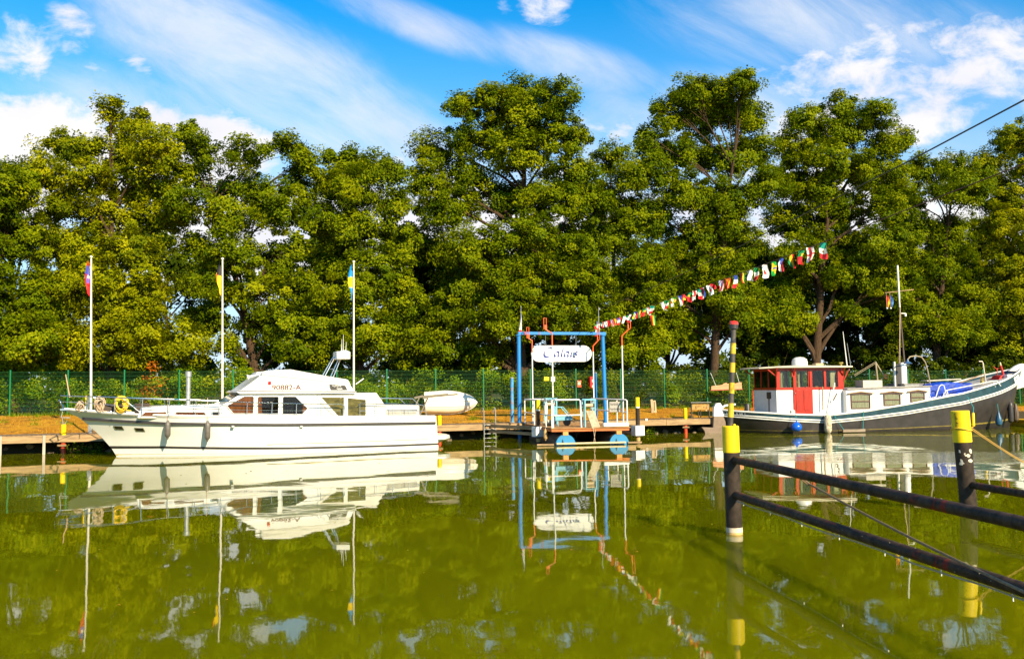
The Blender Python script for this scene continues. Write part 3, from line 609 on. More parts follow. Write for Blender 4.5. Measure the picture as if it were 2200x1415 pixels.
# ================================================================== MOTOR YACHT
YF = Fr((-13.49, 31.45, 0), 23.3)
def yacht():
    t = thing('motor_yacht', 'white motor yacht with flybridge, dark rub rail and brown curtains, moored along the jetty', 'yacht', YF.o, YF.th)
    P = YF.side
    stem = [(-.6, .6), (0, 0), (.24, -.13), (.7, -.5), (1.31, -1.12), (1.45, -1.38), (1.75, -1.85)]
    sheer_t = [(-1.5, 1.72), (-1.0, 1.66), (-.5, 1.58), (.6, 1.46), (2.1, 1.38), (3.6, 1.32), (6.7, 1.25), (10.7, 1.17)]
    rub_t = [(-1.2, 1.36), (-.9, 1.33), (0, 1.26), (1.5, 1.15), (5.1, 1.03), (7.7, .99), (10.7, .95)]
    boot_t = [(-.1, .27), (.7, .27), (2.9, .2), (5.2, .14), (9, .10), (10.8, .10)]
    def x0(z): return lerp_tab(stem, z)
    def hull(s, zf):
        """zf: 0 keel, 1 waterline, 2 boot top, 3 rub rail, 4 sheer"""
        for _ in range(1):
            xg = x0(1.2)+(10.95-x0(1.2))*s
        zs = [-.55, 0, lerp_tab(boot_t, xg), lerp_tab(rub_t, xg), lerp_tab(sheer_t, xg)]
        i = min(int(zf), 3); z = zs[i]+(zs[i+1]-zs[i])*(zf-i)
        xs = x0(z); x = xs+(10.98-.1*max(z, 0)-xs)*s
        e = min(max(z, 0)/1.4, 1.1); p = 2.0+.5*e; sh = 1-(1-min(s/(.54-.06*e), 1))**p
        B = (1.77+.11*e)*(1-.10*max(0, s-.7)/.3)
        if z < 0: B *= 1+z*.9
        return x, B*sh, z
    def strip(a, b, ns=48, nz=6, off=0.):
        mb = MB()
        for sg in (-1, 1):
            def fn(u, v, sg=sg):
                x, y, z = hull(u**1.25, a+(b-a)*v); return (x-(off if u < .02 else 0), sg*(y+off), z)
            mb.grid(fn, ns, nz)
        return mb
    h = MB()
    for a, b, k in ((0, 1, 3), (1, 2, 2), (2, 3, 8), (3, 4, 3)): h.v, h.f = h.v, h.f; h.add(*(lambda m: (m.v, m.f))(strip(a, b, 48, k)))
    rows = [hull(1, f) for f in (0, 1, 2, 3, 4)]
    for (xa, ya, za), (xb, yb, zb) in zip(rows, rows[1:]): h.add([(xa, -ya, za), (xa, ya, za), (xb, yb, zb), (xb, -yb, zb)], [(0, 1, 2, 3)])
    hl = h.build('hull', WHITE, t, ang=50)
    strip(.9, 1.3, 48, 1, .004).build('tide_line', mat('waterline_scum', (.55, .42, .14), .7, var=.35, scale=5, stretch=(.6, .6, 4)), hl)
    strip(2, 2.085, 48, 1, .006).build('boot_stripe', BLACKP, hl)
    for sg in (-1, 1):
        pts = []; pt2 = []
        for i in range(45):
            s = (.012+.985*i/44)**1.15; x, y, z = hull(s, 3); pts.append((x, sg*(y+.012), z-.035)); x, y, z = hull(s, 4); pt2.append((x, sg*(y-.01), z))
        mb = MB()
        for i in range(44):
            a, b = Vector(pts[i]), Vector(pts[i+1]); mb.add([a+Vector((0, sg*.03, -.04)), b+Vector((0, sg*.03, -.04)), b+Vector((0, sg*.03, .045)), a+Vector((0, sg*.03, .045)), a+Vector((0, 0, -.04)), b+Vector((0, 0, -.04)), b+Vector((0, 0, .045)), a+Vector((0, 0, .045))], [(0, 1, 2, 3), (0, 4, 5, 1), (3, 2, 6, 7)])
        mb.build('rub_rail', BLACKP, hl); MB().tube(pt2, .028, 6).build('cap_rail', WHITE, hl)
    mb = MB()                                                        # thin wear strip low on the side
    pts = [Vector((x, -1.76-.02*(x > 4), .36)) for x in (4.4, 6, 8, 10.4)]; mb.tube([(hull((x+.3)/11, 2.25)[0], -hull((x+.3)/11, 2.25)[1]-.008, .34-.01*x/10) for x in (4.6, 6, 7.5, 9, 10.3)], .014, 5); mb.build('wear_strip', mat('worn_strip', (.45, .38, .22), .5), hl)
    mb = MB()                                                        # deck
    def dk(u, v):
        x, y, z = hull(max(u, .005), 4); return (x, (v*2-1)*(y-.01), z-.06)
    mb.grid(dk, 40, 4); mb.build('deck', mat('cream_deck', (.62, .58, .48), .7), hl)
    # hull portholes and through-hulls
    cand = [(hull((k/160)**1.25*.45, 2+q/40), (k/160)**1.25*.45, 2+q/40) for k in range(161) for q in range(41)]
    for px, py in ((256, 918), (301, 922)):
        yy = 1.3
        for _ in range(3):
            x, z = P(px, py, -yy); h_, s_, f_ = min(cand, key=lambda c_: (c_[0][0]-x)**2+(c_[0][2]-z)**2); yy = h_[1]
        A = Vector(hull(s_+.01, f_))-Vector(hull(s_-.01, f_)); B_ = Vector(hull(s_, f_+.03))-Vector(hull(s_, f_-.03)); A.y *= -1; B_.y *= -1
        ex = A.normalized(); ey = ex.cross(B_.normalized()).normalized(); ey = -ey if ey.y < 0 else ey; ez = ex.cross(ey).normalized()
        Mx = Matrix(((ex.x, ey.x, ez.x, x), (ex.y, ey.y, ez.y, -yy), (ex.z, ey.z, ez.z, z), (0, 0, 0, 1)))
        pg = [(-.16, .055), (.10, .055), (.14, -.055), (-.12, -.055)]
        MB().ring(pg, .022, -.022, .03).build('porthole', STEEL, hl).matrix_local = Mx; MB().prism(pg, -.012, .02).build('pane', DARKG, hl).matrix_local = Mx
    for px in (500, 647):
        x, z = P(px, 916, -1.85); MB().bb(x-.05, x+.05, -1.93, -1.8, z-.035, z+.035).build('vent', GALV, hl, bevel=.008)
    # trunk cabin forward
    tp = [P(*q, -1.35) for q in ((294, 892), (303, 876), (330, 873), (440, 869.5), (500, 868))]; tp[0] = (tp[0][0], 1.30); tp.append((tp[-1][0]+.6, 1.22))
    tc = MB().prism(tp, -1.38, 1.38).build('trunk_cabin', WHITE, t, bevel=.05)
    MB().bb(tp[1][0]+.05, 3.5, -1.405, -1.33, 1.585, 1.605).build('trim', WHITE, tc)
    for poly, m in ((((303, 893), (312, 885), (356, 885), (362, 894)), TEAK), (((376, 888), (380, 884.5), (438, 885), (446, 894), (378, 894)), TEAK)):
        pg = [P(*q, -1.39) for q in poly]; w = MB().ring(pg, .018, -1.405, -1.36).build('window', WHITE, tc); MB().prism(pg, -1.396, -1.37).build('curtain', m, tc); MB().prism(pg, -1.4, -1.3975).build('pane', mat_glass('window_glass', (.8, .75, .7)), tc)
    pg = [P(*q, -1.42) for q in ((457, 885), (477, 885), (477, 893), (457, 893))]; MB().ring(pg, .03, -1.44, -1.36).build('porthole', STEEL, tc); MB().prism(pg, -1.42, -1.37).build('pane', DARKG, tc)
    # saloon
    zb = 1.22
    def wall(poly, y, thick=.05, m=WHITE, name='wall', par=t): return MB().prism([P(*q, y) for q in poly], y, y+thick).build(name, m, par, bevel=.01)
    sp = [P(*q, -1.5) for q in ((470, 872), (484, 866), (517, 846), (520, 842), (762, 843), (762, 896), (470, 896))]
    sl = MB().prism(sp[:4]+[P(690, 843, -1.5), P(688, 896, -1.5), (sp[-1][0], zb)], -1.5, 1.5).build('saloon', WHITE, t, bevel=.03)
    wm = MB(); a, b = P(486, 864, -1.5), P(516, 846, -1.5); d = Vector((b[0]-a[0], 0, b[1]-a[1])).normalized(); nn = Vector((-d.z, 0, d.x))*.012
    for y0, y1 in ((-1.36, -.52), (-.44, .44), (.52, 1.36)):
        A, B2 = Vector((a[0], 0, a[1]))+nn, Vector((b[0], 0, b[1]))+nn; wm.add([(A.x, y0, A.z), (A.x, y1, A.z), (B2.x, y1, B2.z), (B2.x, y0, B2.z)], [(0, 1, 2, 3)])
    wm.build('windscreen', DARKG, sl, smooth=False)
    S2 = lambda x, y: (380+x/6.433, 780+y/6.433)
    for poly, cur in (([S2(695, 590), S2(930, 460), S2(1050, 460), S2(1062, 475), S2(1055, 680), S2(1045, 692), S2(785, 692)], 1), ([S2(1135, 462), S2(1395, 462), S2(1406, 475), S2(1400, 690), S2(1120, 692), S2(1118, 480)], 2), ([S2(1475, 462), S2(1640, 462), S2(1805, 625), S2(1732, 700), S2(1462, 697), S2(1465, 475)], 3)):
        pg = [P(*q, -1.53) for q in poly]; MB().ring(pg, .022, -1.545, -1.49).build('window', WHITE, sl, bevel=.006)
        MB().prism(pg, -1.512, -1.49).build('interior', DARKG if cur > 1 else TEAK, sl)
        if cur == 2: MB().prism([P(*S2(*q), -1.53) for q in ((1120, 470), (1170, 465), (1180, 690), (1122, 690))], -1.52, -1.513).build('curtain', TEAK, sl)
        if cur == 3: MB().prism([P(*S2(*q), -1.53) for q in ((1745, 575), (1800, 625), (1735, 695))], -1.52, -1.513).build('curtain', TEAK, sl)
        MB().prism(pg, -1.53, -1.526).build('pane', mat_glass('window_glass'), sl)
    # open cockpit under canvas, its clear screens
    S3 = lambda x, y: (640+x/5.66, 740+y/5.66)
    ck = MB().prism([P(688, 846, -1.5), P(757, 846, -1.5), P(808, 843, -1.45), P(830, 874, -1.5), P(831, 896, -1.5), P(688, 896, -1.5)], -1.5, 1.5).build('cockpit_tent', CANVAS, t, bevel=.03)
    for poly in (((285, 640), (560, 640), (560, 865), (490, 865)), ((607, 648), (825, 670), (825, 865), (607, 865))):
        pg = [P(*S3(*q), -1.51) for q in poly]; MB().prism(pg, -1.507, -1.49).build('screen', OLIVEG, ck); MB().ring(pg, .016, -1.513, -1.49).build('screen_frame', WHITE, ck)
    MB().tube([YFl(P(*S3(240, 605), -1.54), -1.54), YFl(P(*S3(245, 660), -1.54), -1.54), YFl(P(*S3(450, 880), -1.54), -1.54)], .008, 5).build('seam', GALV, ck)
    # flybridge deck with its dark line, coaming, canvas cover
    fb = MB().prism([P(508, 842, -1.6), P(514, 838, -1.6), P(766, 840, -1.6), P(764, 845, -1.6), P(515, 846, -1.6)], -1.62, 1.62).build('flybridge_deck', WHITE, t, bevel=.02)
    MB().prism([P(512, 838.8, -1.6), P(764, 840.4, -1.6), P(764, 842.2, -1.6), P(512, 840.6, -1.6)], -1.626, 1.626).build('dark_line', BLACKP, fb)
    lo = [P(516, 839, -1.45), P(762, 840, -1.45), P(752, 826, -1.45), P(660, 815, -1.45), P(562, 806, -1.45)]
    co = MB().prism(lo, -1.45, 1.45, [(x*.995+.02, z) for x, z in lo]).build('flybridge', WHITE, t, bevel=.03)
    cv = [P(561, 807, -1.45), P(565, 797, -1.3), P(592, 795, -1.2), P(622, 793.5, -1.2), P(700, 808, -1.2), P(746, 815, -1.3), P(755, 828, -1.45), P(660, 817, -1.45)]
    MB().prism(cv, -1.47, 1.47, None).build('canvas_cover', CANVAS, t, bevel=.06)
    pg = [P(*S3(*q), -1.45) for q in ((380, 482), (575, 497), (603, 552), (398, 552))]; nb = MB().prism(pg, -1.47, -1.44).build('name_board', BLACKP, co)
    wt = mat('white_lettering', (.85, .83, .8), .6, var=.02)
    mb = MB(); cx = sum(p[0] for p in pg)/4; cz = sum(p[1] for p in pg)/4
    for k, (w, z, x) in enumerate(((.32, .05, -.05), (.2, -.045, .05))):
        mb.tube([(cx+x-w/2+w*i/26, -1.474, cz+z+.026*math.sin(i*1.55)+.012*math.sin(i*.7)) for i in range(27)], .007, 4)
    mb.build('script', wt, co)
    lx, lz = P(615.5, 832.5, -1.45); lettering('registration_number', '90882-A', .25, mat('dark_red_lettering', (.09, .012, .012), .5), co, (lx, -1.4535, lz), sx=1.15, bold=.006)
    lx, lz = P(579, 822, -1.45); MB().bb(lx-.05, lx+.05, -1.5, -1.44, lz-.06, lz+.05).build('side_light', mat('red_lens', (.55, .01, .01), .2), co, bevel=.012)
    hx, hz = P(552, 805, -.9); MB().lathe([(.03, 0), (.045, .25), (.10, .34)], (hx, -.9, hz), 12, Matrix.Rotation(R(-104), 3, 'Y')).bb(hx-.02, hx+.3, -.97, -.83, hz-.02, hz+.1).build('horn', WHITE, co)
    MB().tube([(*q[:1], -1.47, q[1]) for q in (P(*S3(330, 480), -1.47), P(*S3(290, 510), -1.47), P(*S3(295, 555), -1.47), P(*S3(330, 560), -1.47))], .03, 6).build('lifebuoy_holder', WHITE, co)
    x, z = P(*S3(705, 480), 0); x2, z2 = P(*S3(800, 412), 0); MB().tube([(x, 0, z), (x2, 0, z2)], .02, 6).build('stern_staff', WHITE, co)
    # radar mast
    rm = MB(); 
    for y in (-1.5, -.9):
        o = 0 if y < -1 else .0
        for (a, b) in (((205, 575), (455, 150)), ((335, 575), (525, 170))):
            p, q = P(*S3(*a), -1.2), P(*S3(*b), -1.2); rm.tube([(p[0], y*1.0, p[1]), (q[0], -.95+(y+1.2)*.6, q[1])], .022, 7)
    for (a, b) in (((370, 295), (437, 295)), ((445, 320), (500, 320))):
        p, q = P(*S3(*a), -1.2), P(*S3(*b), -1.2); rm.tube([(p[0], -1.1, p[1]), (q[0], -1.1, q[1])], .016, 6)
    rm.build('radar_mast', STEEL, t)
    p, q = P(*S3(455, 85), -1.2), P(*S3(620, 180), -1.2); rb = MB().bb(p[0], q[0], -1.45, -.8, q[1], p[1]).build('radar_box', WHITE, t, bevel=.03)
    MB().ball(((p[0]+q[0])/2+.1, -1.1, p[1]), (.17, .17, .06)).build('antenna_dome', WHITE, rb)
    for dx, h in ((.22, .45), (.28, .62), (.38, .35)): MB().cyl((p[0]+dx, -1.2, p[1]), (p[0]+dx+.02, -1.2, p[1]+h), .012, .005).build('aerial', WHITE, rb)
    # chimney pipe
    a, b = P(405, 797, 0), P(405, 870, 0); MB().lathe([(.075, b[1]-.05), (.075, a[1]-.2), (.105, a[1]-.2), (.105, a[1]-.02), (.06, a[1])], (a[0], 0, 0), 14).build('exhaust_pipe', GALV, t)
    # aft deck locker
    a, b = P(*S3(1045, 745), -1.3), P(*S3(1480, 882), -1.3); lk = MB().bb(a[0], b[0], -1.3, 1.3, 1.1, a[1]).build('deck_locker', CANVAS, t, bevel=.04)
    a, b = P(*S3(1055, 792), -1.31), P(*S3(1450, 880), -1.31)
    for i in range(2):
        for j in range(2):
            xa = a[0]+(b[0]-a[0])*i/2; za = b[1]+(a[1]-b[1])*j/2; MB().bb(xa+.008, xa+(b[0]-a[0])/2-.008, -1.325, -1.29, za+.008, za+(a[1]-b[1])/2-.008).build('panel', mat('grey_plastic', (.36, .35, .32), .5), lk, bevel=.006)
    # rails: pulpit, side rails, pushpit
    def rail(pts, y, r=.017): return [YFl(P(px, py, yy), yy) for (px, py), yy in zip(pts, y)]
    rr = MB(); ys = [-.12, -.9, -1.35, -1.6, -1.7, -1.72, -1.72]
    xs = ((-1.75, 0.0, 2.08), (-1.35, -.45, 2.06), (-.4, -1.1, 2.02), (.6, -1.5, 1.96), (2.1, -1.68, 1.89), (3.3, -1.72, 1.82), (5.2, -1.74, 1.73), (7.3, -1.74, 1.665), (7.42, -1.74, 1.62), (7.45, -1.74, 1.22))
    for sg in (-1, 1):
        rr.tube([(x, y*(-sg) if sg > 0 else y, z) for x, y, z in xs], .018, 6)
        rr.tube([(x, y*(-sg) if sg > 0 else y, (z+zz)/2-.02) for (x, y, z), zz in zip(xs[:8], [lerp_tab(sheer_t, q[0]) for q in xs[:8]])], .009, 5)
        for i in range(11):
            x = -.9+i*.83; y = float(np.interp(x, [q[0] for q in xs], [abs(q[1]) for q in xs])); z = float(np.interp(x, [q[0] for q in xs], [q[2] for q in xs])); rr.tube([(x, sg*y, z), (x-.02, sg*y, lerp_tab(sheer_t, x)-.03)], .013, 6)
        ax = ((7.95, 1.62), (8.05, 1.68), (10.3, 1.60), (10.45, 1.55), (10.5, 1.15)); rr.tube([(x, sg*1.66, z) for x, z in ax], .016, 6); rr.tube([(8.0, sg*1.66, 1.42), (10.48, sg*1.66, 1.36)], .008, 5)
        for x in (8.0, 8.6, 9.2, 9.8): rr.tube([(x, sg*1.66, lerp_tab(((8, 1.68), (10.3, 1.6)), x)), (x, sg*1.66, 1.15)], .011, 5)
        rr.tube([(9.0, sg*.9, 1.85), (10.2, sg*.9, 1.82), (10.45, sg*.9, 1.6), (10.45, sg*.9, 1.15)], .014, 5); rr.tube([(8.95, sg*.9, 1.2), (9.0, sg*.9, 1.85)], .014, 5)
        rr.tube([(-.75, sg*.55, 2.04), (-.15, sg*.7, 1.5)], .014, 5); rr.tube([(.15, sg*1.2, 1.99), (.75, sg*1.2, 1.45)], .014, 5)
    rr.tube([(10.47, -1.6, 1.56), (10.52, 0, 1.58), (10.47, 1.6, 1.56)], .016, 6)
    rr.build('guard_rail', STEEL, t)
    # bow roller, anchor and jack staff
    MB().bar((-1.75, 0, 1.62), (-1.25, 0, 1.62), .16, .06).tube([(-1.8, 0, 1.95), (-1.62, 0, 1.62), (-1.35, 0, 1.5)], .03, 6).build('bow_roller', STEEL, t)
    MB().tube([(-1.66, .0, 1.62), (-1.72, 0, 1.36), (-1.45, 0, 1.34)], .016, 6).tube([(-1.74, -.12, 1.22), (-1.68, -.04, 1.14), (-1.6, .06, 1.14), (-1.55, .14, 1.24)], .014, 5).tube([(-1.68, 0, 1.34), (-1.66, 0, 1.15)], .012, 5).build('anchor', GALV, t)
    a, b = P(141, 804, 0), P(150, 852, 0); MB().cyl((b[0], 0, b[1]-.02), (a[0], 0, a[1]), .022, .014).build('jack_staff', ORANGE if 0 else mat('varnished_pole', (.62, .36, .22), .4), t)
    MB().bb(.15, .45, -.85, -.79, 1.52, 1.56).bb(.27, .33, -.86, -.78, 1.44, 1.6).build('cleat', STEEL, t)
    # swim platform and stern davits
    sw = [(10.85, 1.55), (11.3, 1.5), (11.62, 1.1), (11.72, .5), (11.72, -.5), (11.62, -1.1), (11.3, -1.5), (10.85, -1.55)]
    m = MB(); n = len(sw); m.add([(x, y, .3+.0*i) for i, (x, y) in enumerate(sw)]+[(x-.03, y*.99, .44) for x, y in sw]+[(10.85+(x-10.85)*.45, y*.8, .12) for x, y in sw], [tuple(range(n, 2*n)), tuple(reversed(range(2*n, 3*n)))]+[(i, (i+1) % n, n+(i+1) % n, n+i) for i in range(n)]+[(2*n+i, 2*n+(i+1) % n, (i+1) % n, i) for i in range(n)])
    m.build('swim_platform', WHITE, t, bevel=.03)
    for y in (-1.3, 1.3): MB().tube([(10.55, y, 1.1), (10.75, y, 1.16), (10.62, y, .75)], .03, 6).build('stern_bracket', WHITE, t)
    for y in (-.9, .2):
        MB().bar((10.45, y, 1.15), (10.8, y, 1.83), .06, .05).bar((10.72, y, 1.86), (12.0, y, 1.96), .05, .06).bar((10.6, y, 1.83), (10.95, y, 1.9), .08, .08).build('davit', mat('tarnished_steel', (.16, .135, .10), .5, .4), t)
    return hull
def YFl(xz, y): return (xz[0], y, xz[1])
yacht_hull = yacht()

def fender(px, py0, py1, label):
    x, z1 = YF.side(px, py0, -1.98); _, z0 = YF.side(px, py1, -1.98)
    hh = min((yacht_hull(k/300, 3) for k in range(301)), key=lambda q: abs(q[0]-x)); yy = -hh[1]-.045-.1
    p = YF.w(x, yy, 0); t = thing('boat_fender', label, 'fender', (p.x, p.y, z0), YF.th, 'dark grey fenders on the yacht side')
    h = z1-z0; r = .095
    MB().lathe([(.02, 0), (.035, .04), (.04, .07), (r*.8, .1), (r, .16), (r, h-.16), (r*.8, h-.09), (.045, h-.05), (.03, h)], n=16).build('body', GREYF, t)
    MB().tube([(0, 0, h), (0, .08, h+.25), (0, .12, h+.75)], .009, 5).build('lanyard', ROPE, t)
fender(362, 903, 945, 'dark grey sausage fender hung beside the hull portholes')
fender(447, 903, 949, 'dark grey sausage fender hung below the small square porthole')

# things lying on the yacht's foredeck
def on_yacht(x, y, z): p = YF.w(x, y, z); return (p.x, p.y, p.z)
def rope_coil(name, label, m, x, y, z, r, turns, drop, tilt, seed, w=.018):
    t = thing(name, label, 'rope', on_yacht(x, y, z), YF.th, None); rr = random.Random(seed)
    pts = []; tr = [(r*rr.uniform(.62, 1.1), rr.uniform(-.1, .1), rr.uniform(-.07, .07), rr.uniform(-.05, .05)) for _ in range(turns+1)]
    for i in range(turns*16):
        k = i//16; f = (i % 16)/16; q, yo, xo, zo = [a_+(b_-a_)*f for a_, b_ in zip(tr[k], tr[k+1])]; a = i*2*math.pi/16
        pts.append((q*math.cos(a)*.85+xo, yo+.02*math.sin(a*2), drop*math.sin(a)*q/r*(1 if math.sin(a) > 0 else 1.2)+zo))
    o = MB().tube(pts, w, 5).build('coil', m, t); o.rotation_euler = (R(tilt), 0, 0)
    MB().tube([(.02, -.03, drop), (.05, -.05, 0), (.12, -.06, -drop), (.3, -.05, -drop*1.1)], w, 5).build('tail', m, t)
rope_coil('mooring_rope', 'pale pink mooring rope bundled over the yacht pulpit rail', ROPE, -.55, -.75, 1.80, .15, 18, .24, 25, 1)
rope_coil('mooring_rope', 'yellow mooring rope coiled on the yacht bow rail', YROPE, .12, -1.05, 1.80, .21, 11, .22, -15, 2, .022)
rope_coil('mooring_rope', 'thin tangled rope heaped at the yacht stem', ROPE, -1.15, -.35, 1.72, .11, 9, .14, 30, 3, .014)
def deck_box(x0, x1, y0, y1, z0, z1, label):
    t = thing('deck_box', label, 'box', on_yacht((x0+x1)/2, (y0+y1)/2, z0), YF.th, 'dark boxes on the yacht foredeck')
    w, d, h = x1-x0, y1-y0, z1-z0
    MB().bb(-w/2, w/2, -d/2, d/2, 0, h-.04).build('body', WICKER, t, bevel=.01); MB().bb(-w/2-.02, w/2+.02, -d/2-.02, d/2+.02, h-.04, h).build('lid', WICKER, t, bevel=.008)
deck_box(-.42, .28, -.7, .3, 1.46, 1.78, 'low dark wicker box standing on the yacht foredeck under the yellow rope')
deck_box(.55, 1.0, -.75, .4, 1.4, 1.78, 'brown wicker locker against the yacht trunk cabin')
def bottle():
    t = thing('spray_bottle', 'small yellow and green bottle standing at the yacht bow', 'bottle', on_yacht(-.95, -.5, 1.58), 0)
    MB().lathe([(.05, 0), (.05, .12), (.02, .16)], n=10).build('body', WHITE, t); MB().lathe([(.022, .16), (.022, .2)], n=8).build('cap', GREENF, t); MB().tube([(0, 0, .2), (-.02, 0, .4), (0, 0, .5)], .025, 6).build('strap', YROPE, t)
bottle()

# ================================================================== FLAGPOLES
def flagpole(px, ytop, Y, flagfn, label, flabel, fy0, fy1, side=-1):
    b = ground_at(px, Y); b.z = max(b.z, JZ) if (b-JF.o).dot(JF.y) < 1.4 else b.z
    x = px; top = atY(px, ytop, Y); t = thing('flagpole', label, 'flagpole', b, 0, 'white flagpoles on the jetty'); H = top.z-b.z
    MB().tube([(0, 0, -.1), (0, 0, 1.2), (top.x-b.x, 0, H)], [.05, .045, .028], 10).build('pole', mat('flagpole_paint', (.76, .69, .60), .4, var=.05), t)
    MB().lathe([(.03, H-.02), (.055, H), (.055, H+.04), (.02, H+.07)], (top.x-b.x, 0, 0), 10).build('finial', mat('flagpole_paint', (.76, .69, .60)), t)
    MB().bb(-.07, .07, -.07, .07, 0, .3).build('foot_clamp', GALV, t, bevel=.01)
    z1 = atY(px, fy0, Y).z; z0 = atY(px, fy1, Y).z; h = z1-z0
    nu, nv = 14, 22; mb = MB(); cols = []
    def fn(u, v):                                                    # limp cloth hanging in folds down the pole
        t_ = v*.55+u*.45; w = .05+.15*math.sin(min(t_*1.25, 1)*math.pi*.9+.25)
        return (side*(.03+w*(.5+.5*math.sin(u*9.5+px))+.02*v), .06*math.sin(u*13+v*2), h*(1-t_*.99))
    mb.grid(fn, nu, nv)
    me = mb.mesh('flag', mat_print('flag_cloth'), ang=80); colour_mesh(me, [flagfn(((i % nu)+.5)/nu, ((i//nu)+.5)/nv) for i in range(nu*nv)])
    f = link('flag', me); f.location = (top.x, top.y, z0); tag(f, flabel, 'flag')
rd, bl, wh, yl, gr, bk = (.62, .012, .02), (.02, .06, .42), (.8, .78, .75), (.85, .55, .0), (.0, .25, .05), (.03, .025, .025)
def norway(u, v):
    t_ = v*.55+u*.45; return rd if t_ < .16 or t_ > .62 or u > .82 else (.10, .10, .55) if t_ < .42 else wh if t_ < .5 else rd if u > .4 else (.10, .10, .55)
def germany(u, v):
    t_ = v*.55+u*.45; return bk if t_ < .42 and u < .75 or t_ < .2 else (.72, .10, .01) if u > .75 and t_ < .75 else yl
def sweden(u, v):
    t_ = v*.55+u*.45; return yl if .36 < t_ < .64 and not (u > .85) else (.0, .24, .62)
flagpole(196, 553, 34.1, norway, 'tall white pole on the jetty by the yacht bow', 'limp red flag with blue and white cross hanging from its pole', 558, 640)
flagpole(478, 557, 35.9, germany, 'tall white pole behind the yacht wheelhouse windscreen', 'limp black, red and gold flag hanging from its pole', 560, 637)
flagpole(760, 563, 38.2, sweden, 'tall white pole beside the yacht radar mast', 'limp blue flag with yellow cross hanging from its pole', 566, 648)

# ================================================================== DINGHY, LADDER, SHORT POSTS
def dinghy():
    c = atY(969, 884, 44.); c.z = gz(c.x, c.y)
    t = thing('upturned_dinghy', 'small white dinghy lying on its side on the dry grass, keel toward the water', 'dinghy', c, R(14)); t.scale = (1.04, 1.04, 1.04)
    mb = MB()
    def fn(u, v):                                                    # u along the length, v round the hull from gunwale to gunwale
        s = max(0., 1-max(0, (u-.35)/.65)**2.3)**.62*(.86+.14*min(u/.4, 1)); a = math.pi*v
        w = .56*s*math.cos(a); d = .50*(max(s, 0)**.8)*max(0, math.sin(a))**.7*(1-.25*u**3)
        return (-1.22+2.44*u-.06*math.sin(a)*(u < .02), -.12-d, .56+w*(1-.06*u)+.05*u*0)
    mb.grid(fn, 26, 18)
    tr = [fn(0, j/18) for j in range(19)]; mb.add(tr, [tuple(range(19))])
    hl = mb.build('hull', mat('dirty_white_gelcoat', (.74, .70, .58), .35, var=.08, scale=3, dirt=((.58, .38, .12), .28, 1.6), stretch=(.6, 1, 2.4)), t, ang=50); hl.rotation_euler = (R(-14), 0, 0)
    for v in (.0, 1.0): MB().tube([Vector(fn(i/20, v)) for i in range(21)], .03, 6).build('gunwale', WPAINT, hl)
    MB().tube([Vector(fn(.06+i/22, .5))+Vector((0, -.015, 0)) for i in range(20)], .022, 5).build('keel', WPAINT, hl)
    for v in (.32, .68): MB().tube([Vector(fn(.04+i/24, v))+Vector((0, -.004, 0)) for i in range(20)], .014, 5).build('strake', mat('dirty_white_gelcoat', (.7, .7, .6)), hl)
dinghy()
def ladder():
    x, z = JF.side(1040, 908, -.16); p = JF.w(x, -.16, 0); x2, _ = JF.side(1065, 908, -.16); w = x2-x
    t = thing('steel_ladder', 'steel boarding ladder hanging from the jetty edge into the water', 'ladder', (p.x, p.y, 0), JF.th)
    _, zt = JF.side(1040, 876, -.16)
    for i, dx in enumerate((0, w)): MB().tube([(dx, .35, zt-.22), (dx, .28, zt-.03), (dx, .12, zt), (dx, .02, zt-.12), (dx, 0, .6), (dx, -.02, -.9)], .021, 8).build('rail', GALV, t)
    for i in range(7):
        zz = JZ-.04-i*.185; MB().bb(0, w, -.035, .035, zz-.014, zz+.014).build('rung', GALV, t, bevel=.004)
ladder()
def blue_post(px, ytop, ybase, Y, m, label, cap=True, r=.075):
    b = ground_at(px, Y); top = atY(px, ytop, Y); b.z = max(b.z, JZ-.02)
    t = thing('steel_post', label, 'post', b, 0); h = top.z-b.z
    MB().lathe([(r, -.2), (r, h*.97), (r, h)], n=12).build('tube', m, t); MB().lathe([(r+.012, h-.03), (r+.012, h), (r*.5, h+.03)], n=12).build('cap', GALV, t); MB().lathe([(r+.05, 0), (r+.05, .02), (r+.01, .05)], n=12).build('foot_plate', GALV, t)
blue_post(1100, 811, 904, 40.0, RUSTB, 'short rust-streaked blue post next to the gantry leg')
blue_post(1279, 800, 897, 41.6, BLUEP, 'plain short blue post in front of the red cabinet')

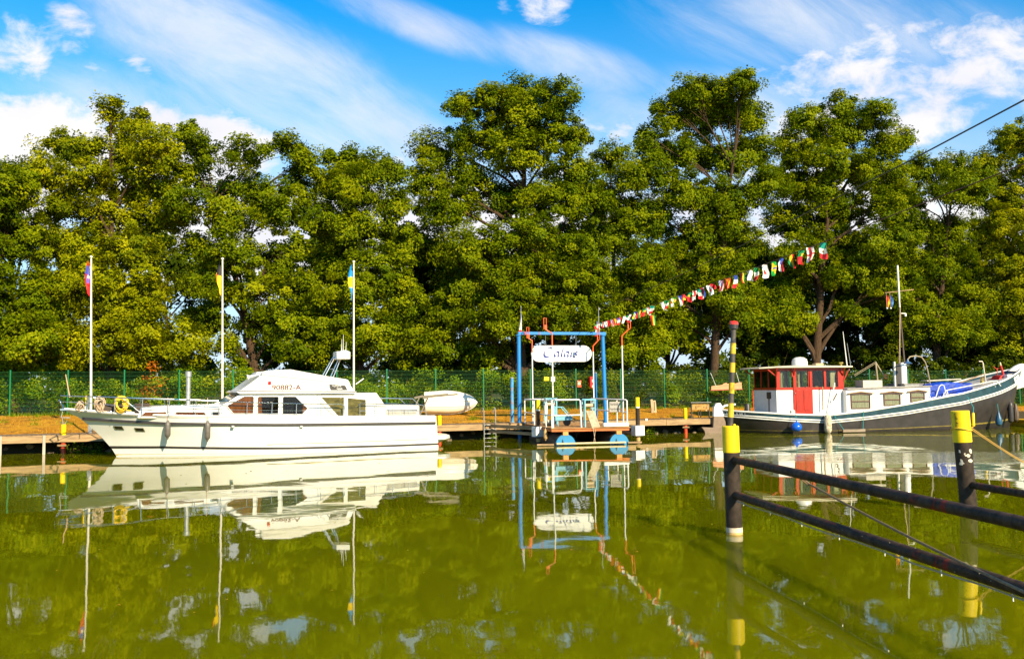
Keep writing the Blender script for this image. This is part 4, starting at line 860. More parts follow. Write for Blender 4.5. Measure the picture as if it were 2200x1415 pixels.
# ================================================================== GANTRY AND SIGN
GF = Fr((atY(1116, 905, 39.95).x, 39.95, 0), 14)
def gantry():
    t = thing('blue_gantry', 'blue steel gantry of two posts and a cross beam over the landing', 'gantry', GF.o, GF.th)
    xr, _ = GF.side(1296, 800, 0); _, zt = GF.side(1116, 716, 0)
    MB().tube([(0, 0, JZ-.9), (0, 0, JZ), (.01, 0, zt-.05)], .088, 14).build('post', BLUEP, t)
    MB().tube([(xr+.1, 0, JZ-.9), (xr+.08, 0, JZ), (xr, 0, zt-.05)], .088, 14).build('post', BLUEP, t)
    bm = MB().bb(-.03, xr+.14, -.075, .075, zt-.06, zt+.07).build('cross_beam', BLUEP, t, bevel=.01)
    for x in (-.02, xr+.02): MB().lathe([(.12, zt-.1), (.12, zt-.06)], (x, 0, 0), 12).build('flange', BLUEP, bm)
    for x in (.22, .28, .92): MB().bb(x, x+.03, -.09, .09, zt-.065, zt+.075).build('clamp', REDP, bm)
    for x in (1.22, 2.62): MB().cyl((x, 0, zt-.58), (x, 0, zt-.05), .008, n=5).build('hanger', GALV, t)
    for x, px0, py0 in ((.12, 1122, 657), (xr-.18, 1287, 660)):
        _, z2 = GF.side(px0, py0, 0); MB().cyl((x, -.02, zt), (x, -.02, z2), .018, .012, n=8).build('mast', GALV, t)
    # sign board, hung from the beam
    a, b = GF.side(1141, 760, -.05), GF.side(1271, 760, -.05); zc = GF.side(1206, 759.5, -.05)[1]; w = b[0]-a[0]; h = (GF.side(1206, 742, -.05)[1]-GF.side(1206, 777, -.05)[1])
    p = GF.w((a[0]+b[0])/2, -.05, zc); s = thing('hanging_sign', 'white oval-ended sign with blue border and Calais in brush script', 'sign', p, GF.th)
    def stad(w, h, n=10):
        r = h/2; q = []
        for c, st in ((w/2-r, -90), (-(w/2-r), 90)):
            q += [(c+r*math.cos(R(st+180*i/n)), r*math.sin(R(st+180*i/n))) for i in range(n+1)]
        return q
    MB().prism(stad(w, h), -.02, .02).build('board', mat('sign_white', (.82, .82, .80), .35, var=.02), s, bevel=.006)
    blu = mat('sign_blue', (.001, .022, .22), .4, var=.05); nav = mat('sign_navy', (.02, .05, .16), .4)
    o, i2 = stad(w*.965, h*.83), stad(w*.965-.028, h*.83-.028); n = len(o)
    MB().add([(x, -.0225, z) for x, z in o]+[(x, -.0225, z) for x, z in i2], [(i, (i+1) % n, n+(i+1) % n, n+i) for i in range(n)]).build('border', nav, s, smooth=False)
    # broad-nib pen strokes, one outline per letter; unit = x-height
    U = h*.345; nib = Vector((math.cos(R(42)), 0, math.sin(R(42))))*U*.2
    def bez(*c, n=12):
        c = [Vector((x, 0, z)) for x, z in c]
        return [((1-k/n)**3*c[0]+3*(1-k/n)**2*(k/n)*c[1]+3*(1-k/n)*(k/n)**2*c[2]+(k/n)**3*c[3]) for k in range(n+1)]
    def stroke(mb, pts, ox):
        q = []
        for v in pts: v = Vector((v.x+ox+v.z*.2, 0, v.z))*U; q += [v+nib+Vector((0, -.0235, 0)), v-nib+Vector((0, -.0235, 0))]
        mb.add(q, [(2*i, 2*i+1, 2*i+3, 2*i+2) for i in range(len(pts)-1)])
    A = [bez((.75, .85), (.45, 1.08), (.0, .95), (.02, .45)), bez((.02, .45), (.03, -.05), (.4, -.02), (.7, .6)), bez((.78, .98), (.72, .6), (.62, -.05), (.92, .08))]
    LET = {'C': [bez((1.35, 1.5), (1.15, 1.95), (.1, 1.75), (.0, .75)), bez((.0, .75), (-.02, -.1), (.8, -.15), (1.3, .25)), bez((1.22, 1.68), (1.32, 1.6), (1.36, 1.5), (1.33, 1.38))],
           'a': A, 'l': [bez((.3, 1.7), (.2, 1.2), (.0, .05), (.28, .05))], 'i': [bez((.18, .98), (.12, .6), (.02, -.02), (.3, .08)), bez((.30, 1.34), (.32, 1.38), (.34, 1.42), (.37, 1.46))],
           's': [bez((.62, .85), (.4, 1.1), (.1, .9), (.25, .65)), bez((.25, .65), (.35, .5), (.62, .4), (.5, .15)), bez((.5, .15), (.38, -.08), (.1, -.02), (.02, .18))]}
    x = -3.15
    for ch, adv in (('C', 1.95), ('a', 1.18), ('l', .62), ('a', 1.18), ('i', .62), ('s', .8)):
        mb = MB()
        for st in LET[ch]: stroke(mb, st, x)
        mb.v = [(a_-U*.25, b_, c_-U*.62) for a_, b_, c_ in mb.v]; mb.build('letter', blu, s, smooth=False); x += adv
    # little flags on the gantry masts
    for px0, y0, y1, sd, lab in ((1122, 675, 720, -1, 'limp white, red and blue flag on the gantry post near the ladder'), (1285, 690, 722, -1, 'crumpled white and red flag on the gantry post at the flag string')):
        xx, z1 = GF.side(px0, y0, -.03); _, z0 = GF.side(px0, y1, -.03); hh = z1-z0; mb = MB(); nu, nv = 8, 12
        mb.grid(lambda u, v: (sd*(.02+u*(.05+.26*v))+.2*u*v*(u > .5), .03*math.sin(u*12+v*3), hh*(1-v)), nu, nv); me = mb.mesh('small_flag', mat_print('flag_cloth'), ang=80)
        colour_mesh(me, [((.55, .56, .72) if q//nu/nv < .35 else wh if q//nu/nv < .68 else rd) for q in range(nu*nv)]); f = link('small_flag', me); f.location = GF.w(xx, -.03, z0); f.rotation_euler = (0, 0, GF.th); tag(f, lab, 'flag')
gantry()

# ================================================================== FERRY RAFT
RF = Fr((atY(1184, 921, 34.6).x, 34.6, 0), 11)
def raft():
    t = thing('cable_ferry_raft', 'small hand-hauled ferry raft on blue drums with white railings and tall red-topped poles', 'ferry', RF.o, RF.th)
    W2, D2, z = 3.1, 5.2, .66
    dk = MB().bb(.03, W2-.03, .04, D2, z-.14, z-.04).build('deck', mat('orange_frame', (.55, .14, .03), .6, var=.2), t)
    n = 34; pm = MB().bb(0, W2, 0, D2/n-.008, z-.04, z).mesh('plank', mat('ferry_planks', (.33, .17, .06), .8, var=.3, scale=8, stretch=(.3, 2, 2)), smooth=False)
    for i in range(n): o = link('plank', pm, dk); o.location = (random.uniform(-.006, .006), i*D2/n, random.uniform(-.004, .004))
    for px in (1215, 1330):
        cx = RF.side(px, 950, .1)[0]
        d = MB().lathe([(.36, -.02), (.385, 0), (.385, 4.8), (.36, 4.82)], (cx, .1, .03), 28, Matrix.Rotation(R(-90), 3, 'X')).build('drum', mat('rust_drum', (.10, .07, .05), .7, var=.4, scale=6), t)
        MB().lathe([(.37, -.012), (.385, .0), (.385, .02)], (cx, .085, .03), 28, Matrix.Rotation(R(-90), 3, 'X')).build('end_plate', mat('sky_blue_drum', (.02, .21, .44), .5, var=.08, dirt=((.6, .5, .3), .1, 6)), d)
        MB().bb(cx-.1, cx+.1, .05, .25, .38, z-.1).build('bracket', mat('orange_bracket', (.72, .30, .08), .6), d)
        MB().add([(cx-.17, .06, .02), (cx-.05, .06, .02), (cx-.12, .06, .24), (cx-.15, -.02, .02)], [(0, 1, 2), (0, 2, 3), (1, 3, 2)]).build('gusset', BLACKP, d, smooth=False)
    MB().bb(.2, W2-.2, -.05, .03, .05, .11).build('float_beam', mat('pale_beam', (.6, .5, .3), .7), t); MB().bb(-.55, .1, -.02, .06, .02, .08).bb(W2-.1, W2+.45, 0, .08, .03, .09).build('outrigger', WOOD, t)
    # railings
    def bay(name, pts): return MB().tube(pts, .03, 8).build(name, WPAINT, t)
    zt = z+1.02; zm = z+.55
    b = MB(); b.tube([(.06, .1, z), (.06, .1, zt), (.1, .1, zt+.03), (1.12, .1, zt+.03), (1.17, .1, zt-.02), (1.2, .1, z)], .032, 8); b.tube([(.06, .1, zm-.08), (1.18, .1, zm-.08)], .026, 8); b.build('front_rail', WPAINT, t)
    b = MB(); b.tube([(.06, .14, zt), (.06, D2-.1, zt)], .03, 8); b.tube([(.06, .14, zm-.08), (.06, D2-.1, zm-.08)], .024, 8)
    for y in (1.1, 2.2, 3.2, D2-.1): b.tube([(.06, y, z), (.06, y, zt)], .027, 8)
    b.tube([(.06, D2-.1, zt), (1.0, D2-.1, zt)], .028, 8); b.build('side_rail', WPAINT, t)
    b = MB(); b.tube([(W2-.08, .12, z), (W2-.08, .12, zt-.03), (W2-.1, .2, zt), (W2-.08, D2-.1, zt)], .03, 8); b.tube([(W2-.08, .12, zm), (W2-.08, D2-.1, zm)], .024, 8)
    for y in (1.4, 2.7, D2-.1): b.tube([(W2-.08, y, z), (W2-.08, y, zt)], .027, 8)
    b.build('side_rail', WPAINT, t)
    # four cable guides: white below, red above, cranked, with a fork on top
    for px, yl_, ylow, yred, ybend, (qx, qy), ytop in ((1186, .16, 0, 742, 716, (1171, 707), 683), (1143, D2-.15, 0, 757, 731, (1134, 726), 703), (1274, D2-.08, 0, 755, 743, (1286, 730), 704), (1336, .5, 0, 742, 721, (1352, 706), 682)):
        c = lambda a, b_: (lambda q: (q[0], yl_, q[1]))(RF.side(a, b_, yl_))
        x0 = c(px, ybend)[0]; g = MB().tube([(x0, yl_, z), (x0, yl_, c(px, yred)[2])], .028, 8).build('guide_pole', WPAINT, t)
        q = c(qx, qy); r = MB().tube([(x0, yl_, c(px, yred)[2]), (x0, yl_, c(px, ybend)[2]), q], .028, 7)
        tz = c(qx, ytop)[2]; dx = .05
        r.tube([(q[0]-dx, yl_, tz), (q[0]-dx, yl_, q[2]), (q[0]+dx, yl_, q[2]), (q[0]+dx, yl_, tz), (q[0]-dx, yl_, tz)], .016, 6); r.bb(q[0]-.03, q[0]+.07*(1 if qx < px else -1), yl_-.03, yl_+.03, q[2], q[2]+.16)
        r.build('cable_fork', ORANGE, g)
    # roller frames
    def frame(x0, x1, y0, h, m=LBLUE):
        f = MB(); 
        for x in (x0, x1): f.bar((x, y0, z), (x, y0, z+h), .07, .05); f.bar((x, y0+.4, z), (x, y0+.4, z+h), .07, .05); f.bar((x, y0, z+h-.03), (x, y0+.4, z+h-.03), .05, .05)
        f.bar((x0-.03, y0, z+h), (x1+.03, y0, z+h), .06, .06); f.bar((x0, y0+.4, z+h), (x1, y0+.4, z+h), .06, .06)
        fo = f.build('roller_frame', m, t, bevel=.005); MB().cyl((x0, y0+.12, z+h-.22), (x1, y0+.12, z+h-.22), .07, n=12).build('roller', mat('tan_roller', (.55, .40, .26), .6), fo); return fo
    frame(1.42, 1.82, .35, 1.04); frame(.62, 1.05, 3.4, 1.05)
    MB().add([(1.45, .3, z+.62), (1.78, .3, z+.62), (1.92, .02, z+.02), (1.6, -.02, z-.06), (1.45, .34, z+.62), (1.78, .34, z+.62), (1.92, .06, z+.0), (1.6, .02, z-.08)], [(0, 1, 2, 3), (7, 6, 5, 4), (0, 4, 5, 1), (1, 5, 6, 2), (2, 6, 7, 3), (3, 7, 4, 0)]).build('rubber_mat', mat('dusty_mat', (.38, .32, .22), .9, var=.25, scale=8), t, bevel=.01)
    MB().tube([(1.63, -.03, z-.05), (1.7, -.03, .1)], .008, 4).tube([(1.72, -.03, z-.05), (1.64, -.03, .1)], .008, 4).build('dangling_cord', ROPE, t)
    MB().bb(2.05, W2-.05, .0, .14, z+.02, z+.16).build('white_beam', WPAINT, t, bevel=.01)
    # notice on the railing
    a, b_ = RF.side(1297, 862, .9), RF.side(1320, 881, .9); s = MB().bb(W2-.62, W2-.16, .62, .645, z+.55, z+.95).build('notice_board', mat('grey_board', (.34, .32, .29), .8, var=.1), t)
    tx = MB(); dkm = mat('faded_black_print', (.06, .05, .05), .8)
    for r_, zz in ((9, z+.84), (11, z+.66)):
        for i in range(r_): tx.bb(W2-.58+i*.036, W2-.565+i*.036, .612, .6185, zz-.035+.02*((i*7) % 3 == 0), zz+.03+.02*((i*5) % 4 == 0))
    tx.build('faded_print', dkm, s)
    MB().ball((.45, 2.2, z+.12), (.3, .2, .12), 12, 8).build('cable_cover', mat('beige_cover', (.5, .44, .3), .6), t)
raft()
def handcart():
    p = RF.w(.55, 1.5, .66); t = thing('hand_cart', 'pale blue tool trolley with one wheel standing on the ferry deck', 'cart', p, RF.th)
    MB().bb(0, .68, 0, .4, .22, .36).build('tray', LBLUE, t, bevel=.015); MB().bb(-.01, .69, -.01, .41, .36, .39).build('rim', LBLUE, t)
    f = MB()
    for y in (0, .4): f.bar((0, y, .22), (0, y, .75), .035); f.bar((.68, y, .3), (.3, y, .75), .03); f.bar((0, y, .75), (.3, y, .75), .03)
    f.bar((.3, 0, .75), (.3, .4, .75), .03); f.build('handle_frame', LBLUE, t)
    MB().lathe([(.04, -.04), (.15, -.035), (.16, 0), (.15, .035), (.04, .04)], (.5, .2, .16), 16, Matrix.Rotation(R(90), 3, 'X')).build('wheel', BLACKP, t); MB().bar((.1, .05, 0), (.1, .05, .22), .03).bar((.1, .35, 0), (.1, .35, .22), .03).build('leg', LBLUE, t)
handcart()
def sausage(px, y0, y1, Y, label, m, r=.075):
    a, b = atY(px, y0, Y), atY(px, y1, Y); h = a.z-b.z; t = thing('boat_fender', label, 'fender', b, 0)
    MB().lathe([(.02, 0), (.03, .03), (r, .09), (r, h-.1), (.03, h-.03), (.025, h)], n=14).build('body', m, t); MB().tube([(0, 0, h), (.02, .05, h+.12), (0, .08, h+.2)], .008, 5).build('lanyard', ROPE, t)
sausage(1172, 921, 946, 35.0, 'stained orange-brown fender hanging off the ferry raft corner', mat('stained_fender', (.45, .27, .09), .6, var=.3))
sausage(1173, 866, 893, 36.2, 'white sausage fender hung inside the ferry raft railing', WPAINT)
def dolphin(px, Y, ytop, yband, ywl, side, label):
    """black mooring pile with a yellow head, steel guide collar, and arm to the jetty"""
    b = atY(px, ywl, Y); b.z = 0; top = atY(px, ytop, Y).z; zy = atY(px, yband, Y).z; r = .082
    t = thing('mooring_pile', label, 'pile', b, 0, 'black and yellow piles beside the ferry raft')
    MB().lathe([(r, -1.2), (r, zy)], n=14).build('shaft', BPILE, t); MB().lathe([(r+.004, zy), (r+.004, zy+.05)], n=14).build('white_ring', WPAINT, t); MB().lathe([(r+.003, zy+.05), (r+.003, top-.01), (r-.02, top)], n=14).build('head', YELLOW, t)
    MB().lathe([(r+.003, .06), (r+.003, .2)], n=14).build('tide_mark', mat('tide_mark', (.55, .36, .13), .8, var=.3), t)
    return b
pa = dolphin(1157, 36.2, 858, 882, 952, -1, 'black pile with yellow head beside the ferry raft and the brown fender')
pb = dolphin(1371, 36.2, 853, 876, 950, 1, 'black pile with yellow head beside the ferry raft beam end')
def guide_arm(p, label, dx):
    q = JF.o+JF.x*((Vector((p.x+dx, p.y, 0))-JF.o).dot(JF.x)); q = Vector((q.x, q.y, 0)); d = Vector((p.x, p.y, 0))-q
    t = thing('guide_arm', label, 'beam', (q.x, q.y, 0), math.atan2(d.y, d.x), 'timber arms holding the ferry piles'); L = d.length
    MB().bb(.02, L-.1, -.05, .05, .52, .66).build('upper_beam', WOOD, t, bevel=.006); MB().bb(.02, L-.1, -.04, .04, .3, .42).build('lower_beam', WOOD, t, bevel=.006)
    MB().bb(L-.14, L-.09, -.22, .22, .27, .66).bb(L+.09, L+.14, -.22, .22, .27, .66).bb(L-.09, L+.09, -.22, -.17, .27, .66).bb(L-.09, L+.09, .17, .22, .27, .66).build('collar', WPAINT, t)
guide_arm(pa, 'timber arm with white collar reaching to the pile at the brown fender', -.9)
guide_arm(pb, 'timber arm with white collar reaching to the pile at the beam end', -.9)

# ================================================================== CANAL BARGE
BF = Fr((12.88, 41.4, 0), 10)
def barge():
    t = thing('canal_barge', 'dark-hulled river barge with red wheelhouse, white cabin and white double stripe', 'barge', BF.o, BF.th)
    P = BF.side; YC = 2.0
    bul = [(-2.9, 1.08), (-2.3, 1.0), (-.4, .87), (1.6, .79), (3.5, .95), (5.55, 1.23), (8.4, 1.70), (10.6, 2.24), (12.0, 2.68), (13, 3.0)]
    stp = [(-2.9, .85), (-.4, .64), (1.6, .53), (3.5, .66), (5.5, .86), (8.4, 1.27), (10.6, 1.74), (12, 2.1), (13, 2.4)]
    st0 = [(-.6, -1.6), (0, -2.35), (.5, -2.75), (1.1, -2.95)]; st1 = [(-.6, 11.4), (0, 12.1), (1, 12.35), (1.75, 12.55), (2.9, 12.95), (3.2, 13.05)]
    def hull(s, zf):                                                 # zf: 0 bottom, 1 waterline, 2 stripe, 3 bulwark top
        xg = -2.8+15.6*s; zs = [-.6, 0, lerp_tab(stp, xg), lerp_tab(bul, xg)]; i = min(int(zf), 2); z = zs[i]+(zs[i+1]-zs[i])*(zf-i)
        xa, xb = lerp_tab(st0, z), lerp_tab(st1, z); x = xa+(xb-xa)*s; e = max(0, min(z/1.2, 1))
        a = 1-(1-min(s/.2, 1))**2.4; b = 1-(1-min((1-s)/(.36-.07*e), 1))**(2.1+.5*e); B = 1.9+.1*e
        if z < 0: B *= 1+z*.5
        return x, B*a*b, z
    def strip(a, b, nz=4, off=0., ns=56):
        mb = MB()
        for sg in (-1, 1):
            mb.grid(lambda u, v, sg=sg: (lambda q: (q[0], YC+sg*(q[1]+off), q[2]))(hull(.5-.5*math.cos(math.pi*u), a+(b-a)*v)), ns, nz)
        return mb
    hl = strip(0, 2, 10).build('hull', mat('black_hull_paint', (.032, .026, .025), .42, var=.25, scale=2.5, dirt=((.16, .11, .08), .25, 3)), t, ang=60)
    strip(2, 3, 3, .004).build('blue_band', mat('petrol_blue_paint', (.018, .055, .075), .35, var=.3, scale=3, dirt=((.2, .19, .17), .2, 2.5)), hl)
    strip(.92, 1.2, 1, .006).build('tide_line', mat('algae_line', (.22, .17, .03), .8, var=.4, scale=6), hl)
    def line(zf, off, dz, r, name, m):
        for sg in (-1, 1):
            pts = []
            for i in range(60):
                x, y, z = hull(.5-.5*math.cos(math.pi*(.004+.992*i/59)), zf); pts.append((x, YC+sg*(y+off), z+dz))
            MB().tube(pts, r, 6).build(name, m, hl)
    line(2, .012, .02, .032, 'white_stripe', WPAINT); line(2, .012, -.075, .026, 'white_stripe', WPAINT); line(3, -.01, 0, .042, 'bulwark_cap', WPAINT)
    mb = MB(); mb.grid(lambda u, v: (lambda q: (q[0], YC+(v*2-1)*(q[1]-.02), q[2]-.14))(hull(.01+.98*(.5-.5*math.cos(math.pi*u)), 3)), 40, 4); mb.build('deck', mat('grey_deck', (.42, .40, .38), .7), hl)
    # rudder hanging at the stern
    rd_ = [P(*q, YC) for q in ((1514, 934), (1512, 925), (1506, 917), (1531, 918), (1532, 893), (1533, 875), (1537, 866), (1546, 865), (1550, 872), (1556, 893), (1560, 930))]
    rdo = MB().prism(rd_, YC-.09, YC+.09).build('rudder', mat('rudder_brown', (.20, .14, .10), .55, var=.15), t, bevel=.02)
    MB().prism([P(*q, YC) for q in ((1531.5, 894.5), (1532.5, 875), (1537, 866), (1546, 865), (1550.5, 872), (1556, 894.5))], YC-.1, YC+.1).build('rudder_head', WHITE, rdo, bevel=.02)
    MB().tube([(-2.95, YC, 1.1), (-2.7, YC, 1.25), (-2.2, YC, 1.3)], .05, 8).build('tiller_stock', WPAINT, rdo)
    # stern lettering
    lx, lz = P(1597, 888.6, .25); q = [hull(k/400, 2.5) for k in range(60)]
    x, z = P(1598, 888.3, .2)
    near = lambda xx, zf: min((hull(k/300, zf) for k in range(301)), key=lambda h_: abs(h_[0]-xx))
    h1, h2 = near(x-.35, 2.5), near(x+.35, 2.5); ang = math.atan2(-(h2[1]-h1[1]), h2[0]-h1[0]); hm = near(x, 2.5)
    for k, ch in enumerate('MAASBRACHT'):
        xx = x-.42+k*.095; hm = near(xx, 2.45); h1, h2 = near(xx-.08, 2.45), near(xx+.08, 2.45); an = math.atan2(-(h2[1]-h1[1]), h2[0]-h1[0])
        lettering('port_name_letter', ch, .15, mat('white_lettering', (.85, .83, .8)), hl, (hm[0], YC-hm[1]-.04, hm[2]+.012), rz=an, sx=.82, tilt=R(3))
    h1, h2 = near(11.55, 2.5), near(12.2, 2.5); ang = math.atan2(-(h2[1]-h1[1]), h2[0]-h1[0]); hm = near(11.9, 2.5)
    pl = MB().prism([(-.36, -.13), (.32, -.13), (.36, -.09), (.36, .09), (.32, .13), (-.36, .13), (-.4, .09), (-.4, -.09)], -.015, .015).build('name_plate', WPAINT, hl); pl.location = (hm[0], YC-hm[1]-.035, hm[2]+.03); pl.rotation_euler = (R(-8), R(-17), ang)
    lettering('bow_name', 'GE', .2, mat('petrol_lettering', (.03, .1, .12), .5), pl, (-.15, -.021, 0))
    # wheelhouse
    yw, yf = .8, 3.2; RED = mat('red_varnish', (.37, .018, .005), .35, var=.25, scale=4, stretch=(2, 2, .5)); DRED = RED
    xa, _ = P(1668, 840, yw); xb, _ = P(1812, 840, yw); zs_, _z = P(1740, 834, yw)[1], 0; zt = P(1740, 790, yw)[1]; z0 = .8
    wh_ = MB(); wh_.bb(xa, xb, yw, yf, z0, zs_-.05); wo = wh_.build('wheelhouse_base', WPAINT, t, bevel=.015)
    MB().bb(xa-.02, xb+.02, yw-.02, yf+.02, zs_-.06, zs_+.05).build('sill_beam', RED, wo, bevel=.008)
    MB().bb(xa-.0, xb+.0, yw, yf, zt-.13, zt-.0).build('head_beam', RED, wo)
    def X(px): return P(px, 812, yw)[0]
    posts = [(X(1668), X(1676)), (X(1704), X(1711)), (X(1736), X(1743)), (X(1770), X(1775)), (X(1800), X(1813))]
    for p0, p1 in posts:
        for y in (yw, yf-.08): MB().bb(p0, p1, y, y+.08, zs_+.05, zt-.13).build('window_post', RED, wo, bevel=.006)
    for k in range(4):
        y = yw+(yf-yw-.08)*k/3
        for x in (xa, xb-.08):
            if 0 < k < 3: MB().bb(x, x+.08, y, y+.09, zs_+.05, zt-.13).build('window_post', RED, wo, bevel=.006)
    G = mat_glass('wheelhouse_glass', (.95, .98, .93), .9)
    for (p0, p1), (q0, q1) in zip(posts, posts[1:]):
        for y in (yw+.035, yf-.045): MB().bb(p1, q0, y, y+.008, zs_+.05, zt-.13).build('pane', G, wo, smooth=False)
    for x in (xa+.035, xb-.045):
        for k in range(3): ya = yw+(yf-yw-.08)*k/3+.085; yb = yw+(yf-yw-.08)*(k+1)/3; MB().bb(x, x+.008, ya, yb, zs_+.05, zt-.13).build('pane', G, wo, smooth=False)
    CUR = mat('cream_curtain', (.66, .60, .44), .9, var=.15, scale=12, stretch=(1, 1, .1))
    for px0, px1, py1, y in ((1678, 1684, 828, yw+.1), (1697, 1703, 827, yw+.6), (1718, 1724, 828, yw+.2), (1786, 1799, 828, yw+.1)):
        x0_, x1_ = X(px0), X(px1); mb = MB(); mb.grid(lambda u, v: (x0_+(x1_-x0_)*u*(1-.25*math.sin(v*3)), y+.02*math.sin(u*20), zt-.13-(zt-.18-zs_)*v), 10, 8); mb.build('curtain', CUR, wo)
    for k in (0, 1): mb = MB(); mb.grid(lambda u, v: (xa+.12+.02*math.sin(u*20), yw+.2+k*1.5+.35*u, zt-.13-(zt-.18-zs_)*v), 8, 4); mb.build('curtain', CUR, wo)
    MB().bb(xa+1.8, xa+2.4, yw+.6, yw+1.3, zs_-.1, zs_+.1).build('helm_desk', WOOD, wo); MB().lathe([(.03, 0), (.24, .0), (.26, .03), (.24, .06), (.03, .05)], (xb-.7, 2.0, zs_+.25), 14, Matrix.Rotation(R(70), 3, 'Y')).build('steering_wheel', WOOD, wo)
    # door, standing proud of the side
    d0, d1 = X(1703), X(1744); dz0 = .82
    dr = MB().bb(d0, d1, yw-.05, yw-.005, dz0, zs_+.06).build('door', RED, wo, bevel=.006)
    for i in range(2): w_ = (d1-d0-.26)/2; xx = d0+.11+i*(w_+.04); MB().bb(xx, xx+w_, yw-.068, yw-.052, dz0+.18, zs_-.06).build('door_panel', RED, dr, bevel=.012)
    for x in (d0, d1-.13): MB().bb(x, x+.13, yw-.05, yw-.003, zs_+.06, zt-.16).build('door_stile', RED, dr, bevel=.006)
    MB().bb(d0-.08, d0-.02, yw-.075, yw-.03, zt-.4, zt-.12).build('hinge', RED, dr); MB().ball((d0+.07, yw-.09, dz0+.98), .022, 8, 6).build('handle', GALV, dr)
    # roof
    r0, r1 = P(1606, 792, 2.0)[0], X(1826)
    rp = [(xa-1.05+.35, zt+.005), (xa+.05, zt+.075), (xb+.32, zt+.07), (xb+.32, zt+.0), (xa+.05, zt-.0), (xa-.7, zt-.05)]
    rf = MB(); rf.add([(xa-.75, yw+.15, zt-.03), (xa-.1, yw-.28, zt+.01), (xb+.35, yw-.28, zt+.01), (xb+.35, yf+.28, zt+.01), (xa-.1, yf+.28, zt+.01), (xa-.75, yf-.15, zt-.03),
                       (xa-.75, yw+.15, zt+.03), (xa-.1, yw-.28, zt+.075), (xb+.35, yw-.28, zt+.075), (xb+.35, yf+.28, zt+.075), (xa-.1, yf+.28, zt+.075), (xa-.75, yf-.15, zt+.03), ((xa+xb)/2, 2.0, zt+.16)],
                      [(5, 4, 3, 2, 1, 0), (0, 1, 7, 6), (1, 2, 8, 7), (2, 3, 9, 8), (3, 4, 10, 9), (4, 5, 11, 10), (5, 0, 6, 11), (6, 7, 12), (7, 8, 12), (8, 9, 12), (9, 10, 12), (10, 11, 12), (11, 6, 12)])
    ro = rf.build('roof', mat('cream_roof_paint', (.70, .62, .46), .5, var=.08), t, bevel=.012)
    for x in (xa+.0, X(1705), xb): MB().bar((x, yw-.02, zt-.35), (x-.06, yw-.24, zt+.0), .05, .05).build('roof_bracket', RED, ro)
    MB().bar((xb+.02, yw, zt-.6), (xb+.3, yw-.05, zt-.02), .05, .05).bar((xa-.02, yw, zt-.35), (xa-.4, yw, zt-.05), .05, .05).bar((xa-.02, yf, zt-.35), (xa-.4, yf, zt-.05), .05, .05).build('roof_strut', RED, ro)
    a = P(1716, 787, 2.0); MB().lathe([(.36, 0), (.37, .18), (.33, .33), (.2, .42), (.02, .44)], (a[0], 1.9, zt+.1), 20).build('radome', WHITE, ro)
    a = P(1757, 782, 2.0); MB().bb(a[0]-.2, a[0]+.2, 1.8, 2.2, zt+.08, zt+.24).build('roof_box', mat('tan_box', (.5, .36, .2), .7), ro, bevel=.03)
    a = P(1820, 785, 1.6); b = P(1811, 712, 1.6); MB().cyl((a[0], 1.6, zt+.05), (b[0], 1.6, b[1]), .03, .012).build('aerial', WPAINT, ro)
    a = P(1834, 785, 2.4); b = P(1824, 737, 2.4); MB().cyl((a[0]-.15, 2.4, zt+.05), (b[0]-.1, 2.4, b[1]), .014, .008).build('aerial', GALV, ro)
    MB().lathe([(.04, 0), (.04, .12), (.09, .13), (.09, .2)], (xb+.22, 1.3, zt+.07), 10).build('horn', mat('brass', (.62, .42, .1), .3, .8), ro)
    # black mooring bitt and things by the wheelhouse
    x, _ = P(1641, 850, .78+.6); MB().bb(xa-.03, xa+.0, 1.35, 1.75, 1.55, 1.85).build('deck_lamp', BLACKP, wo); MB().bb(xa-.04, xa+.0, 1.5, 1.6, .85, 1.55).build('conduit', mat('taupe', (.3, .24, .2), .6), wo)
    # cabin trunk
    yc0, yc1 = .5, 3.5
    c = [P(*q, yc0) for q in ((1800, 884), (1803, 837), (1999, 830), (2001, 871))]
    ca = MB().prism([(xb-.05, .6), (xb-.05, c[1][1]), (c[2][0], c[2][1]), (c[3][0], .7)], yc0, yc1).build('cabin', WPAINT, t, bevel=.05)
    MB().prism([(xb-.0, c[1][1]), (c[2][0]+.05, c[2][1]), (c[2][0]+.05, c[2][1]+.05), (xb-.0, c[1][1]+.06)], yc0-.06, yc1+.06).build('cabin_roof', mat('grey_roof_paint', (.30, .28, .27), .6, var=.15), ca, bevel=.01)
    DW = mat('dark_window_wood', (.10, .035, .02), .45); LACE = mat('lace_curtain', (.46, .43, .33), .9, var=.25, scale=30, stretch=(1, 1, .15))
    for pts in (((1829, 849), (1868, 847), (1868, 875), (1831, 877)), ((1899, 848), (1933, 846), (1933, 868), (1902, 871)), ((1957, 845), (1985, 843), (1985, 861), (1959, 864))):
        pg = [P(*q, yc0-.03) for q in pts]; x0_, x1_ = (pg[0][0]+pg[3][0])/2, (pg[1][0]+pg[2][0])/2; za, zb_ = (pg[2][1]+pg[3][1])/2, (pg[0][1]+pg[1][1])/2
        pg = [(x0_, za), (x1_, za), (x1_, zb_), ((x0_+x1_)/2, zb_+.03), (x0_, zb_)]
        w = MB().ring(pg, .035, yc0-.05, yc0+.02).bb(x0_, x1_, yc0-.045, yc0, (za+zb_)/2-.02, (za+zb_)/2+.02).build('window', DW, ca); MB().prism(pg, yc0-.012, yc0+.01).build('curtain', LACE, ca); MB().prism(pg, yc0-.03, yc0-.027).build('pane', mat_glass('wheelhouse_glass'), ca)
